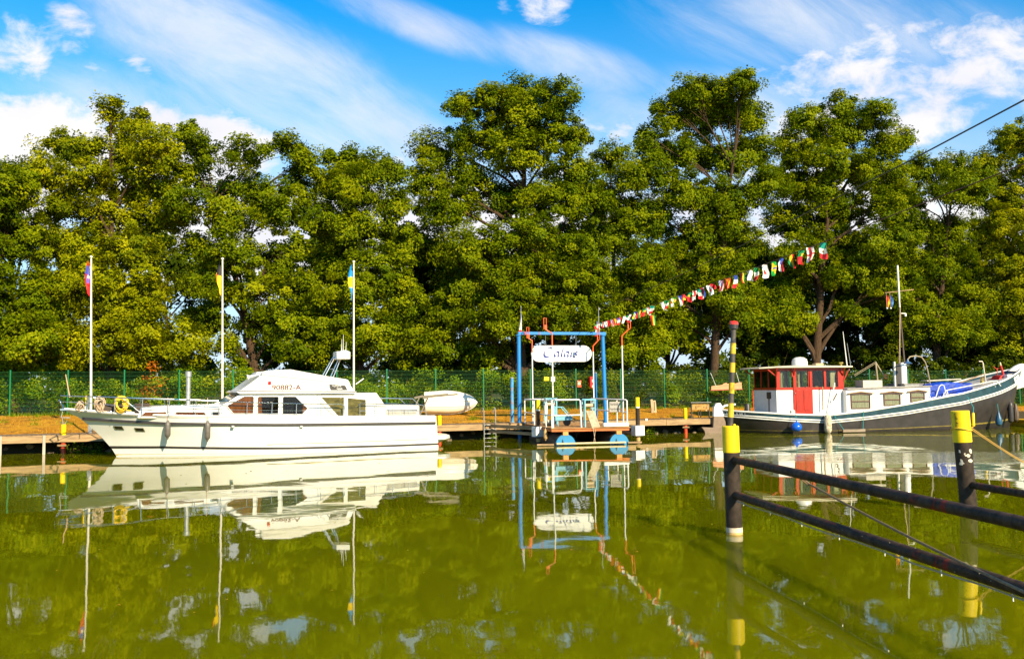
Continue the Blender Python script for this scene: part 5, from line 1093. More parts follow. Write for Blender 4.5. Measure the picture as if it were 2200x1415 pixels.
        MB().prism([(x0_-.2, zb_+.05), ((x0_+x1_)/2, zb_+.12), (x1_+.2, zb_+.05), (x1_+.2, zb_+.08), ((x0_+x1_)/2, zb_+.16), (x0_-.2, zb_+.08)], yc0-.12, yc0+.01).build('hood', mat('brown_hood', (.28, .14, .05), .6), ca)
    # roof furniture
    q = P(1870, 822, 1.4); MB().bb(q[0]-.5, q[0]+.5, 1.2, 1.9, c[1][1]+.03, q[1]+.12).build('roof_locker', mat('pale_stone_paint', (.50, .46, .38), .6), ca, bevel=.02)
    q0, q1 = P(1925, 826, 2)[0], P(1980, 826, 2)[0]; sk = MB().bb(q0, q1, 1.3, 2.7, c[1][1]+.05, c[1][1]+.22).build('skylight', GALV, ca, bevel=.02); MB().bb(q0-.06, q1+.06, 1.24, 2.76, c[1][1]+.22, c[1][1]+.25).build('skylight_lid', mat('grey_roof_paint', (.3, .28, .27)), sk)
    a, b = P(1941, 818, 1.8), P(1941, 779, 1.8); fu = MB().lathe([(.17, c[1][1]), (.17, b[1]-.08), (.12, b[1]), (.05, b[1]+.02)], (a[0], 1.8, 0), 16).build('funnel', WHITE, ca); MB().bb(a[0]-.42, a[0]-.2, 1.7, 1.9, c[1][1], b[1]-.06).build('flue', BLACKP, fu); MB().bb(a[0]-.5, a[0]-.44, 1.72, 1.82, c[1][1], b[1]+.05).build('flue_guard', WPAINT, fu)
    # mast and yard
    m0, m1, m2 = P(1943, 780, 2.0), P(1933, 660, 2.0), P(1928, 570, 2.0); ms = MB().tube([(m0[0]-.02, 2, c[1][1]), (m0[0], 2, m0[1]), (m1[0], 2, m1[1])], [.05, .045, .035], 8).build('mast', mat('dark_mast', (.10, .07, .05), .5), t)
    z625 = P(1931, 625, 2)[1]; MB().tube([(m1[0], 2, m1[1]), (m2[0], 2, m2[1])], .045, 8).build('topmast', WPAINT, ms)
    a, b = P(1901, 629, 2), P(1963, 622, 2); MB().tube([(a[0], 2, a[1]), (b[0], 2, b[1])], .022, 6).build('yard', WOOD, ms)
    for px_ in (1934, 1937): q = P(px_-3, 780, 1.9); MB().tube([(P(1934, 640, 1.9)[0], 1.9, P(1934, 640, 1.9)[1]), (q[0]-.06, 1.9, c[1][1])], .009, 4).build('halyard', ROPE, ms)
    q = P(1943, 673, 2); MB().bb(q[0]-.2, q[0]+.05, 1.95, 2.05, q[1]-.02, q[1]+.02).bb(q[0], q[0]+.08, 1.95, 2.05, q[1]-.14, q[1]).build('mast_light', WPAINT, ms)
    # goose-neck lamp
    pts = [(1998, 824), (1994, 800), (1988, 778), (1980, 767), (1968, 764), (1955, 766), (1950, 772)]
    lp = MB().tube([(P(*q, 1.0)[0], 1.0, P(*q, 1.0)[1]) for q in pts], .03, 8).build('lamp_arm', mat('bronze', (.40, .32, .2), .4, .3), t); q = P(1950, 781, 1.0)
    MB().lathe([(.03, .22), (.06, .12), (.2, .02), (.22, 0), (.18, .01), (.04, .06)], (q[0], 1.0, q[1]), 16).build('lamp_shade', mat('blue_enamel', (.04, .10, .22), .3), lp); MB().ball((q[0], 1.0, q[1]-.05), .07, 10, 8).build('lamp_globe', mat('lamp_globe', (.62, .58, .4), .2), lp)
    # davit over the cabin roof
    a, b, d = P(1881, 777, 2.4), P(1887, 826, 2.4), P(1900, 808, 2.4); e = P(1835, 805, 2.4); e2 = P(1888, 820, 2.4)
    MB().tube([(b[0], 2.4, c[1][1]), (a[0], 2.4, a[1])], .045, 8).tube([(a[0], 2.4, a[1]), (d[0], 2.4, d[1]), (e2[0], 2.4, e2[1])], .03, 6).tube([(a[0], 2.4, a[1]), (e[0], 2.4, e[1])], .014, 5).tube([(a[0], 2.35, a[1]-.06), (e[0], 2.35, e[1]-.06)], .012, 5).build('davit', mat('bronze', (.4, .32, .2)), t)
    for dz in (.02, .16): MB().ball((d[0]+.02, 2.3, d[1]-.1+dz), .07, 8, 6).build('buoy', mat('orange_buoy', (.75, .25, .08), .5), t)
    # tie-down bars by the tarpaulin, bow rail, windlass, hatch boards, pump
    rl = MB(); 
    for pts, y in ((((2009, 857), (2018, 830), (2023, 826), (2028, 828), (2032, 845), (2036, 855)), .12), (((2025, 856), (2029, 842), (2034, 838), (2090, 827), (2130, 819), (2142, 818), (2150, 829)), .16), (((2134, 819), (2138, 831)), .22), (((2034, 838), (2038, 853)), .16)): rl.tube([(P(*q, y)[0], y, P(*q, y)[1]) for q in pts], .022, 7)
    rl.build('bow_rail', WPAINT, t)
    WR = mat('winch_red', (.5, .02, .015), .45); wx = P(2148, 815, 2)[0]; wz = P(2148, 824, 2)[1]
    wn = MB().bb(wx-.35, wx+.3, 1.6, 2.4, wz-.2, wz+.25).lathe([(.28, -.3), (.28, .3)], (wx, 2, wz+.15), 16, Matrix.Rotation(R(90), 3, 'X')).build('windlass', WR, t, bevel=.02)
    a, b = P(2156, 806, 1.8), P(2150, 785, 1.8); MB().cyl((a[0], 1.8, a[1]), (b[0], 1.8, b[1]), .055, .05).build('windlass_handle', WR, wn); MB().cyl((b[0], 1.8, b[1]), (b[0]-.03, 1.8, b[1]+.16), .035).build('grip', mat('cream_grip', (.7, .6, .4), .5), wn)
    a = P(2142, 792, 1.9); MB().tube([(a[0]-.2, 1.9, a[1]+.12), (a[0]-.05, 1.9, a[1]), (a[0]+.2, 1.9, a[1]+.03)], .02, 5).tube([(a[0], 1.9, a[1]), (a[0]+.02, 1.9, a[1]-.3)], .02, 5).build('chain_guide', REDP, wn)
    a = P(2166, 814, 1.6); MB().bb(a[0]-.18, a[0]+.22, 1.4, 1.8, a[1]-.25, a[1]+.22).build('locker', WHITE, t, bevel=.03)
    pts = ((2118, 820), (2114, 795), (2112, 780), (2110, 776), (2103, 776)); MB().tube([(P(*q, 1.6)[0], 1.6, P(*q, 1.6)[1]) for q in pts], .03, 7).build('pump_pipe', mat('cream_pipe', (.66, .58, .44), .5), t)
    MB().lathe([(.1, 0), (.08, .1), (.06, .25), (.08, .33)], (P(2110, 820, 1.5)[0], 1.5, P(2110, 824, 1.5)[1]), 10).build('pump', mat('brass', (.62, .42, .1)), t)
    a, b = P(2062, 822, 1.8), P(2116, 802, 1.8); MB().bar((a[0], 1.8, a[1]), (b[0], 1.8, b[1]), .12, .03).build('boat_hook', WOOD, t); a, b = P(1985, 818, 2), P(2058, 814, 2); MB().bar((a[0], 2, a[1]), (b[0], 2, b[1]), .5, .05).build('hatch_board', mat('pale_stone_paint', (.5, .46, .38)), t)
    a = P(2085, 838, .6); MB().ball((a[0], .8, a[1]), (.5, .16, .08), 12, 6).build('rolled_hose', WPAINT, t)
    # stem piece rising above the bow with its hawse hole
    s_ = [P(*q, YC) for q in ((2176, 838), (2168, 822), (2182, 815), (2190, 805), (2189, 798), (2166, 797), (2180, 786), (2192, 781), (2206, 782), (2204, 830))]
    MB().prism(s_, YC-.1, YC+.1).build('stem_head', WPAINT, t, bevel=.03)
    MB().lathe([(.03, 0), (.12, .1), (.14, .4), (.1, .7), (.04, .9)], (12.35, YC-.15, .25), 10).build('anchor', mat('dark_mast', (.1, .07, .05)), t)
    # poles lashed along the cabin
    for a, b, m in (((1768, 880), (1767, 830), WOOD), ((1783, 882), (1793, 822), WPAINT), ((1790, 860), (1798, 845), BLACKP)):
        p, q = P(*a, .62), P(*b, .62); MB().tube([(p[0], .62, max(p[1], .85)), (q[0], .62, q[1])], .03, 6).build('spar', m, t)
    a = P(1702, 876, .3); MB().lathe([(.1, 0), (.12, .06), (.12, .2), (.07, .24)], (a[0], .3, .82), 12).build('bollard', mat('cream_paint', (.7, .66, .55), .5), t)
    a = P(1612, 872, 1.6); MB().lathe([(.2, 0), (.14, .18), (.13, .4), (.09, .48)], (a[0]-.1, 1.7, .85), 12).build('gas_bottle', BLACKP, t); MB().cyl((a[0]+.15, 1.6, .85), (a[0]+.14, 1.6, 1.95), .022).build('boat_pole', REDP, t)
    return hull
barge_hull = barge()
def hung(name, label, cat, px, y_top, y_bot, prof, m, lan=TROPE, y=-.16, n=16, group=None):
    x, z1 = BF.side(px, y_top, y); _, z0 = BF.side(px, y_bot, y); p = BF.w(x, y, 0); h = z1-z0
    t = thing(name, label, cat, (p.x, p.y, z0), BF.th, group); MB().lathe([(r, f*h) for r, f in prof], n=n).build('body', m, t)
    MB().lathe([(prof[-1][0]+.01, h*.97), (.03, h+.04), (.015, h+.07)], n=8).build('eye', m, t); MB().tube([(0, 0, h+.05), (0, .04, h+.35), (0, .1, max(h+.36, .95-z0))], .012, 5).build('lanyard', lan, t)
hung('ball_fender', 'round blue ball fender hanging below the barge door', 'fender', 1711, 906, 927, [(.03, 0), (.15, .08), (.225, .28), (.24, .5), (.2, .75), (.1, .93), (.04, 1)], mat('blue_buoy', (.005, .10, .60), .25, var=.08, coat=.3), y=-.27)
hung('rope_fender', 'frayed off-white rope fender hanging at the barge waterline', 'fender', 1778, 890, 931, [(.05, 0), (.12, .06), (.17, .2), (.16, .55), (.17, .75), (.12, .95), (.05, 1)], mat('frayed_rope', (.52, .44, .32), .95, var=.45, scale=7, bump=.08, bscale=12, dirt=((.14, .09, .05), .4, 5)), ROPE, y=-.2)
hung('teardrop_fender', 'dark blue teardrop fender hanging near the barge bow', 'fender', 2145, 884, 915, [(.02, 0), (.13, .12), (.16, .3), (.13, .55), (.07, .8), (.03, 1)], mat('dark_blue_buoy', (.02, .09, .18), .4), y=.15)
hung('tyre_fender', 'black cylindrical fender against the barge bow', 'fender', 2170, 862, 908, [(.04, 0), (.12, .08), (.13, .3), (.13, .8), (.1, .93), (.03, 1)], BLACKP, y=1.0)
def hung_plank():
    a, b = BF.side(1810, 927, -.12), BF.side(1858, 925, -.12); p = BF.w(a[0], -.12, 0); L = b[0]-a[0]
    t = thing('fender_plank', 'grey timber plank slung on teal ropes along the barge waterline', 'plank', (p.x, p.y, .03), BF.th)
    MB().bb(0, L, -.06, .04, 0, .13).build('board', mat('grey_timber', (.24, .19, .14), .85, var=.3, stretch=(.3, 2, 2)), t, bevel=.01)
    for xx, dx in ((.05, -.45), (L-.08, .1)): MB().tube([(xx, 0, .13), (xx+dx*.6, .06, .55), (xx+dx, .1, .92)], .012, 5).build('sling', TROPE, t)
hung_plank()
def tarp():
    P = BF.side; a = [P(*q, .55) for q in ((1998, 858), (1996, 828), (2030, 822), (2087, 823), (2088, 845), (2030, 851))]
    p = BF.w(0, 0, 0); t = thing('tarpaulin_cover', 'bright blue tarpaulin lashed over gear on the barge foredeck', 'tarpaulin', p, BF.th)
    M_ = mat('blue_tarpaulin', (.003, .045, .42), .45, var=.2, scale=3, bump=.05, bscale=5)
    mb = MB(); xs = [a[1][0]+(a[3][0]-a[1][0])*i/14 for i in range(15)]
    zt_ = [lerp_tab(((a[1][0], a[1][1]), (a[2][0], a[2][1]+.03), (a[3][0], a[3][1])), x)+random.uniform(-.03, .03) for x in xs]; zb_ = [lerp_tab(((a[0][0], a[0][1]), (a[5][0], a[5][1]), (a[4][0], a[4][1])), x)+random.uniform(-.02, .02) for x in xs]
    prof = [(.55, 0), (.53, .5), (.56, .95), (.66, 1.0), (1.05, 1.02), (1.45, 1.0), (1.55, .94), (1.56, 0)]
    mb.grid(lambda u, v: (xs[round(u*14)]+.03*math.sin(v*9), prof[round(v*7)][0]+.03*math.sin(u*17+v*5), zb_[round(u*14)]+(zt_[round(u*14)]-zb_[round(u*14)])*prof[round(v*7)][1]), 14, 7)
    for i in (0, 14): mb.add([(xs[i]+.03*math.sin(k/7*9), prof[k][0]+.03*math.sin(i/14*17+k/7*5), zb_[i]+(zt_[i]-zb_[i])*prof[k][1]) for k in range(8)], [tuple(range(8))])
    mb.build('sheet', M_, t, ang=50); MB().tube([(x, .535, z_+.06) for x, z_ in zip(xs, zb_)], .012, 5).build('hem_cord', WPAINT, t)
tarp()
def signal_flags():
    for px, c1, c2, lab in ((1904, (.7, .03, .01), yl, 'small red and yellow burgee hanging from the barge yard'), (1912, (.02, .10, .35), (.1, .25, .5), 'small blue burgee hanging from the barge yard')):
        a, b = BF.side(px, 634, 2), BF.side(px, 662, 2); mb = MB(); h = a[1]-b[1]; nu, nv = 6, 10
        mb.grid(lambda u, v: (.03+u*(.06+.08*math.sin(v*3)), .03*math.sin(u*9+v*4), h*(1-v)*.92+.05), nu, nv); me = mb.mesh('burgee', mat_print('flag_cloth'), ang=80); colour_mesh(me, [c1 if (q % nu+q//nu*.6) < 6 else c2 for q in range(nu*nv)])
        p = BF.w(a[0], 2, b[1]); t = thing('burgee', lab, 'flag', p, BF.th); link('cloth', me, t); MB().tube([(0, 0, 0), (0, 0, h+.1)], .006, 4).build('halyard', ROPE, t); MB().ball((.02, 0, 0), .045, 8, 6).build('toggle', WPAINT, t)
signal_flags()

# ================================================================== FOREGROUND PILES AND RAILS
def fg():
    b = atz(1578, 1146, 0); k = FPX/b.y
    z = lambda px, py: atY(px, py, b.y).z
    t = thing('mooring_pile', 'black steel pile with yellow head carrying a thin striped light post', 'pile', b, 0, 'foreground piles with yellow heads')
    top = atY(1569, 914, b.y); d = top-b; zy = z(1570, 971)-0.; r = .118
    ax = lambda zz: (d.x*zz/d.z, d.y*zz/d.z, zz)
    MB().tube([ax(-1.6), ax(.0), ax(zy)], r, 24).build('shaft', BPILE, t); MB().tube([ax(zy), ax(top.z-.012), ax(top.z)], [r+.006, r+.006, r-.006], 24).build('head', YELLOW, t)
    MB().tube([ax(.03), ax(.085), ax(.1)], r+.003, 24).build('lime_ring', mat('lime_scale', (.62, .52, .40), .8, var=.2), t); MB().tube([ax(-.2), ax(.03)], r+.002, 24).build('tide_band', mat('tide_mark', (.5, .3, .08)), t)
    # striped light post standing on the pile head
    s = thing('light_post', 'thin black and yellow banded post with red beacon on the pile', 'beacon', top, 0)
    tp = atY(1576, 706, b.y)-top; q = lambda f: tuple(tp*f); m0 = [(914, 912), ]
    H0, H1 = 914., 706.; f = lambda y: (H0-y)/(H0-H1)
    MB().tube([q(0), q(1)], .04, 14).build('post', mat('grey_tarred', (.07, .06, .05), .5, var=.4, scale=14, dirt=((.3, .26, .2), .2, 25)), s)
    for y0, y1 in ((760, 737), (800, 779), (845, 822), (896, 866)): MB().tube([q(f(y0)), q(f(y1))], .0425, 14).build('yellow_band', mat('faded_yellow_paint', (.68, .44, .02), .6, var=.2, scale=12, dirt=((.22, .15, .06), .35, 22)), s)
    MB().tube([q(f(706)), q(f(697))], .068, 16).build('beacon_base', BLACKP, s); MB().tube([q(f(698)), q(f(692)), q(f(689.5))], [.068, .066, .045], 16).build('beacon_lens', mat('red_beacon', (.75, .03, .008), .15, coat=.5), s)
    MB().tube([(.045, -.06, .0), (.05, -.05, .02)], .02, 8).build('foot_clamp', YELLOW, s)
    # right-hand pile, leaning
    b2 = atz(2082, 1100, 0); top2 = atY(2062, 882, b2.y); d2 = top2-b2; r2 = .150; ax2 = lambda zz: (d2.x*zz/d2.z, d2.y*zz/d2.z, zz); zy2 = atY(2066, 949, b2.y).z
    t2 = thing('mooring_pile', 'leaning black steel pile with scribbled yellow head and tied rope', 'pile', b2, 0, 'foreground piles with yellow heads')
    MB().tube([ax2(-1.6), ax2(0), ax2(zy2)], r2-.012, 24).build('shaft', BPILE, t2); MB().tube([ax2(zy2), ax2(top2.z-.01), ax2(top2.z)], [r2, r2, r2-.008], 24).build('head', YELLOW, t2)
    mb = MB(); rr = random.Random(4)                                # pen scribble running down the head
    for i in range(15):
        zz = top2.z-.05-i*.019; c = Vector(ax2(zz)); an = R(208+rr.uniform(-2, 2)); an2 = an+R(rr.uniform(9, 22)); mb.tube([c+Vector((math.cos(a_)*(r2+.002), math.sin(a_)*(r2+.002), dz)) for a_, dz in ((an, 0), ((an+an2)/2, rr.uniform(-.015, .02)), (an2, rr.uniform(-.012, .01)))], .0035, 4)
    mb.build('scribble', mat('pen_mark', (.12, .02, .01), .6), t2)
    mb = MB()
    for i in range(9):                                               # scraped-off paint: thin ragged patches on the steel
        zc = atY(2070, 988+rr.uniform(-22, 10)*(i > 2), b2.y).z; ac = R(rr.uniform(215, 300)); ra, rz_ = R(rr.uniform(6, 22)), rr.uniform(.012, .04); ring = []
        for k in range(11): f_ = rr.uniform(.55, 1.15); a_ = ac+ra*f_*math.cos(k*.571); zz = zc+rz_*f_*math.sin(k*.571); c = Vector(ax2(zz)); ring.append(c+Vector((math.cos(a_)*(r2-.0085), math.sin(a_)*(r2-.0085), 0)))
        c = Vector(ax2(zc)); mb.add(ring+[c+Vector((math.cos(ac)*(r2-.0075), math.sin(ac)*(r2-.0075), 0))], [(k, (k+1) % 11, 11) for k in range(11)])
    mb.build('flaking_paint', mat('flaked_white', (.62, .56, .45), .8), t2)
    # fender rails from the piles back towards this bank
    RAILM = mat('rusty_tarred_rail', (.05, .03, .018), .65, spec=.2, var=.6, scale=9, dirt=((.24, .02, .008), .47, 2.2), bump=.01, bscale=30)
    vp = ray(886, 833.5); dr = Vector((-vp.x/vp.y, -1, 0)).normalized()
    def rail(bp, py, px, r_, L, label, at):
        s0 = atY(px, py, bp.y); o = thing('guard_beam', label, 'beam', s0, 0, 'tarred guard beams in the foreground'); e = dr*L
        n_ = 30; MB().tube([tuple(dr*(L*i/n_)) for i in range(n_+1)], r_, 16).build('beam', RAILM, o)
        MB().tube([tuple(dr*-.02), tuple(dr*.09)], r_+.012, 16).build('socket', BPILE, o)
        mb = MB(); q = random.Random(int(py))
        for i in range(70): a_ = q.uniform(0, 2*math.pi); c = dr*q.uniform(.2, L); sd = Vector((dr.y, -dr.x, 0)); mb.ball(c+(sd*math.cos(a_)+Vector((0, 0, 1))*math.sin(a_))*r_, q.uniform(.003, .0075), 5, 4)
        mb.build('lichen_spots', mat('lichen', (.26, .22, .15), .9, var=.3), o); return s0
    rail(b, 986, 1574, .058, 12.2, 'upper tarred guard beam running from the pile with the beacon', 0); lo = rail(b, 1061, 1576, .058, 12.2, 'lower tarred guard beam running from the pile with the beacon', 0)
    rail(b2, 1040, 2080, .062, 13.5, 'tarred guard beam running from the leaning pile', 0)
    # thin cable clipped under the lower beam
    c = thing('clipped_cable', 'thin pale cable clipped below the lower guard beam', 'cable', lo, 0); MB().tube([tuple(dr*(.1+i*.6)+Vector((0, -.01, -.085-.012*math.sin(i*1.7)))) for i in range(20)], .008, 5).build('wire', mat('pale_cable', (.42, .36, .28), .7), c)
    mb = MB()
    for i in range(12): mb.tube([tuple(dr*(.4+i)+Vector((0, 0, -.06))), tuple(dr*(.4+i)+Vector((0, -.01, -.12)))], .006, 4)
    mb.build('clip', GALV, c)
    # mooring lines
    kn = Vector(ax2(atY(2080, 921, b2.y).z))+b2+Vector((.11, -.11, 0)); e = Vector((10.6, 15.4, .35))
    l = thing('mooring_line', 'doubled tan rope tied round the leaning pile and led away sideways', 'rope', kn, 0)
    mb = MB(); 
    for o_ in (0, .03): mb.tube([tuple((Vector((.0, 0, 0)).lerp(e-kn, f_))+Vector((0, 0, -.33*math.sin(f_*math.pi)+o_*(1-f_)))) for f_ in [i/16 for i in range(17)]], .007, 5)
    mb.build('line', mat('tan_rope', (.55, .33, .08), .9), l); cpt = Vector(ax2(kn.z-b2.z))-kn+b2; MB().tube([tuple(cpt+Vector((math.cos(a_)*(r2+.012), math.sin(a_)*(r2+.012), .02*math.sin(a_*2)))) for a_ in [i*math.pi/9 for i in range(19)]], .012, 6).build('hitch', YROPE, l)
    h = Vector(ax2(atY(2085, 890, b2.y).z))+b2+Vector((.2, -.05, 0)); g = thing('rope_float', 'slim yellow float hanging on a teal line beside the leaning pile', 'float', (h.x, h.y, h.z-.2), 0); MB().lathe([(.012, 0), (.021, .01), (.021, .22), (.01, .235)], n=10).build('tube', YELLOW, g); MB().tube([(0, 0, .23), (.02, .02, .32), (.01, .2, .5)], .006, 5).build('line', TROPE, g); MB().tube([(0, 0, 0), (-.05, -.02, -.02), (-.1, -.02, -.02)], .006, 5).build('knot', YROPE, g)
    a0 = atY(1600, 993, 13.4); a1 = atY(1740, 1040, 12.0); l2 = thing('mooring_line', 'weathered brown rope slung under the upper guard beam toward this bank', 'rope', a1, 0)
    p2 = atY(2200, 1243, 6.8); p3 = p2+(p2-a1)*.8; MB().tube([tuple(a1.lerp(p3, i/20)-a1+Vector((0, 0, .08*math.sin(i/20*math.pi)*-1.2))) for i in range(21)], .013, 6).build('line', mat('brown_rope', (.24, .15, .08), .9, var=.3, scale=30), l2); MB().tube([(0, 0, 0), (-.05, .1, .06), (-.05, .2, .05), (.02, .14, -.02), (0, 0, 0)], .013, 6).build('loop', mat('brown_rope', (.24, .15, .08)), l2)
fg()

# ================================================================== FLAG STRING AND FERRY CABLE
def on_line(px): return (lambda g: 6.1/(g+.06))((ray(px, 760).x/ray(px, 760).y))
def bunting():
    X7 = [2005, 1900, 1830, 1740, 1665, 1595, 1528, 1465, 1400, 1340, 1290, 1227, 1180, 1105, 1075, 1028, 995, 957, 915, 868, 838, 788, 765, 730, 692, 612, 577, 547, 517, 483, 457, 430, 405, 385, 360, 333, 308, 285, 262, 240, 222, 200, 180, 152]
    Y7 = [(152, 742), (405, 672), (625, 588), (765, 535), (957, 470), (1180, 385), (1400, 305), (1595, 232), (1830, 140), (2005, 78)]
    pts = [(1240+x/3.793, 500+lerp_tab(Y7, x)/3.793) for x in X7]
    W_ = [atY(px, py, on_line(px)) for px, py in pts]; st = W_[-1]; t = thing('flag_bunting', 'string of small national flags stretched from the gantry across the canal', 'bunting', st, 0)
    far = atY(2200, 352, on_line(2200)); ext = far+(far-W_[0])*1.0
    line = [W_[-1]+Vector((.1, .8, .1))]+list(reversed(W_))+[far, ext]; MB().tube([tuple(p-st) for p in line], .008, 5).build('cord', mat('dark_red_cord', (.14, .05, .03), .8), t)
    g_, w_, r_, b_, y_ = (.0, .22, .06), (.8, .78, .74), (.62, .01, .02), (.03, .08, .42), (.85, .5, .0)
    tri = lambda a, b, c: (lambda u, v: a if v < .34 else b if v < .67 else c)
    vtri = lambda a, b, c: (lambda u, v: a if u < .34 else b if u < .67 else c)
    disc = lambda bg, c, r2=.26: (lambda u, v: c if (u-.5)**2+((v-.5)*1.5)**2 < r2**2 else bg)
    cross = lambda u, v: r_ if abs(u-.5) < .1 or abs(v-.5) < .08 else w_
    brazil = lambda u, v: (b_ if (u-.5)**2+((v-.5)*1.4)**2 < .03 else y_ if abs(u-.5)+abs(v-.5) < .42 else (.0, .32, .03))
    czech = lambda u, v: (b_ if v < .5-abs(u-.5) else w_ if u < .5 else r_)
    port = lambda u, v: (y_ if (u-.5)**2+(v-.36)**2 < .02 else g_ if v < .4 else r_)
    usa = lambda u, v: ((.25, .3, .5) if v < .45 and u < .5 else r_ if int(u*7) % 2 == 0 else w_)
    mex = lambda u, v: ((.25, .15, .05) if (u-.5)**2+(v-.5)**2 < .015 else tri((0, .25, .2), w_, r_)(u, v))
    seq = [mex, cross, port, vtri(g_, y_, r_), czech, brazil, disc(w_, r_, .2), tri(g_, w_, r_), tri(w_, w_, w_), vtri(r_, y_, g_), tri(b_, w_, r_), vtri(r_, y_, r_), usa, tri(r_, r_, r_), disc(w_, r_), vtri(r_, w_, b_), mex, cross, port, vtri(r_, y_, r_), czech, brazil, disc(w_, r_), tri(g_, w_, r_), tri(w_, w_, w_)]
    nu, nv = 6, 9; cache = {}
    for i, p in enumerate(W_):
        fn = seq[i % 25]; rr = random.Random(i); h = .23+.03*rr.random(); w = rr.uniform(.08, .12) if i < 25 else rr.uniform(.10, .14); short = .55 if i in (13, 19, 21) else 1
        ph = rr.uniform(0, 6); mb = MB(); sw = rr.uniform(-.06, .05)
        mb.grid(lambda u, v: (((u-.5)*w*(1-.25*v*(short < 1))*(1-.12*math.sin(v*2.6+ph))+sw*v+.012*math.sin(v*6+ph)), .035*math.sin(u*6+ph+v*4), -.01-v*h*short*(1-.12*math.sin(u*3+ph))), nu, nv); me = mb.mesh('flag', mat_print('flag_cloth'), ang=80); colour_mesh(me, [fn(((q % nu)+.5)/nu, (q//nu+.5)/nv) for q in range(nu*nv)])
        o = link('flag', me, t); o.location = p-st; o.rotation_euler = (rr.uniform(-.15, .15), R(12)*(i < 25)*-.4, rr.uniform(-.9, .7))
    i = 25; p = W_[i]; mb = MB(); mb.grid(lambda u, v: ((u-.5)*.14+.05*v, .03*math.sin(u*6+v*4), -.3-v*.32), nu, nv); me = mb.mesh('flag', mat_print('flag_cloth'), ang=80); colour_mesh(me, [vtri(r_, y_, g_)(((q % nu)+.5)/nu, 0) for q in range(nu*nv)]); link('flag', me, t).location = p-st
    # bare ferry cable higher up
    a = atY(1288, 664, 40.2); pts = [atY(px, py, on_line(px)) for px, py in ((2200, 215), (1955, 345))]; n = pts[0]+(pts[0]-pts[1])*2
    c = thing('overhead_cable', 'thin dark steel cable running from the gantry mast across the canal', 'cable', a, 0); q = [a.lerp(pts[1], i/8)+Vector((0, 0, -.12*math.sin(i/8*math.pi))) for i in range(9)]+[pts[0], n]
    MB().tube([tuple(p-a) for p in q], .011, 5).build('wire', BLACKP, c); MB().lathe([(.03, -.04), (.04, 0), (.03, .04)], n=8).build('shackle', GALV, c)
bunting()

# ================================================================== BITS ON THE BANK AND FENCE
def plate(px, py, w, h, m, label, name, cat, marks, Y=None, off=-.06):
    x, z = FF.side(px, py, off); p = FF.w(x, off, z); t = thing(name, label, cat, p, FF.th)
    MB().bb(-w/2, w/2, -.012, .012, -h/2, h/2).build('plate', m, t, bevel=.008)
    for mm, (x0, x1, z0, z1) in marks: MB().bb(x0*w, x1*w, -.0155, -.0125, z0*h, z1*h).build('print', mm, t, smooth=False)
    for sx in (-1, 1): MB().bb(sx*w*.42-.012, sx*w*.42+.012, -.018, .05, h*.38, h*.44).build('clip', GALV, t)
dkp = mat('dark_print', (.08, .07, .02), .7); cream = mat('cream_print', (.75, .62, .4), .6); redpr = mat('red_print', (.6, .03, .02), .6)
plate(1174, 813.5, .27, .2, mat('yellow_plate', (.80, .66, .0), .5), 'small yellow notice fixed to the fence behind the ferry', 'notice_plate', 'sign', [(dkp, (-.4, .35, .1, .14)), (dkp, (-.4, .4, -.05, -.01)), (dkp, (-.4, .2, -.22, -.18))])
plate(1188, 814, .22, .27, WPAINT, 'small white notice with red mark on the fence behind the ferry', 'notice_plate', 'sign', [(redpr, (-.3, .2, .05, .2)), (dkp, (-.3, .3, -.2, -.14))])
plate(1244.5, 824, .23, .37, mat('red_plate', (.68, .07, .015), .5), 'orange-red instruction board with pale panel on the fence', 'notice_board', 'sign', [(cream, (-.34, .3, .32, .38)), (cream, (-.32, .28, -.14, .24))])
def cabinet():
    x, z = FF.side(1273, 822, -.25); p = FF.w(x, -.25, z); t = thing('red_cabinet', 'red fire-extinguisher cabinet with pale labels on the fence', 'cabinet', p, FF.th)
    w, h = .36, .66; MB().bb(-w/2, w/2, -.12, .12, -h/2, h/2).build('body', mat('signal_red', (.62, .006, .008), .4, var=.08), t, bevel=.02); MB().bb(-w/2+.02, w/2-.02, -.132, -.12, -h/2+.02, h/2-.02).build('door', mat('signal_red', (.6, .01, .01)), t, bevel=.006)
    for z0, m in ((.1, mat('mint_print', (.5, .72, .55), .6)), (-.2, cream)): MB().bb(-.07, .1, -.137, -.1325, z0-.06, z0+.08).build('label', m, t)
    MB().bb(.12, .14, -.145, -.132, -.06, .03).build('latch', GALV, t)
cabinet()
def barbecue():
    b = atz(1505, 893, .76); t = thing('barbecue_stand', 'rusty brick-coloured barbecue stand on thin legs at the jetty end', 'barbecue', (b.x, b.y, gz(b.x, b.y) if (b-JF.o).dot(JF.y) > 1.4 else JZ), R(16))
    B = mat('sooty_steel', (.05, .04, .03), .6, var=.4); w = .92
    for x in (-w/2, w/2): MB().bar((x, 0, 0), (x, 0, .68), .05, .05).build('leg', B, t)
    for x in (-.06, .06): MB().bar((x, .1, 0), (x, .1, .4), .03, .03).build('leg', B, t)
    MB().bb(-w/2, w/2, -.02, .05, .36, .64).build('panel', mat('rusty_panel', (.36, .20, .05), .7, var=.5, scale=5), t, bevel=.01); MB().bb(-w/2-.08, w/2+.08, -.1, .3, .68, .72).build('top', B, t, bevel=.008); MB().bb(-w/2-.07, w/2+.07, -.102, -.09, .72, .735).build('rim', GALV, t)
    for x in (-.22, .18, .32): MB().lathe([(.04, 0), (.04, .02)], (x, -.025, .5), 8, Matrix.Rotation(R(90), 3, 'X')).build('knob', WOOD, t)
    MB().ball((.25, -.1, .33), .03, 8, 6).build('tag', WPAINT, t)
barbecue()
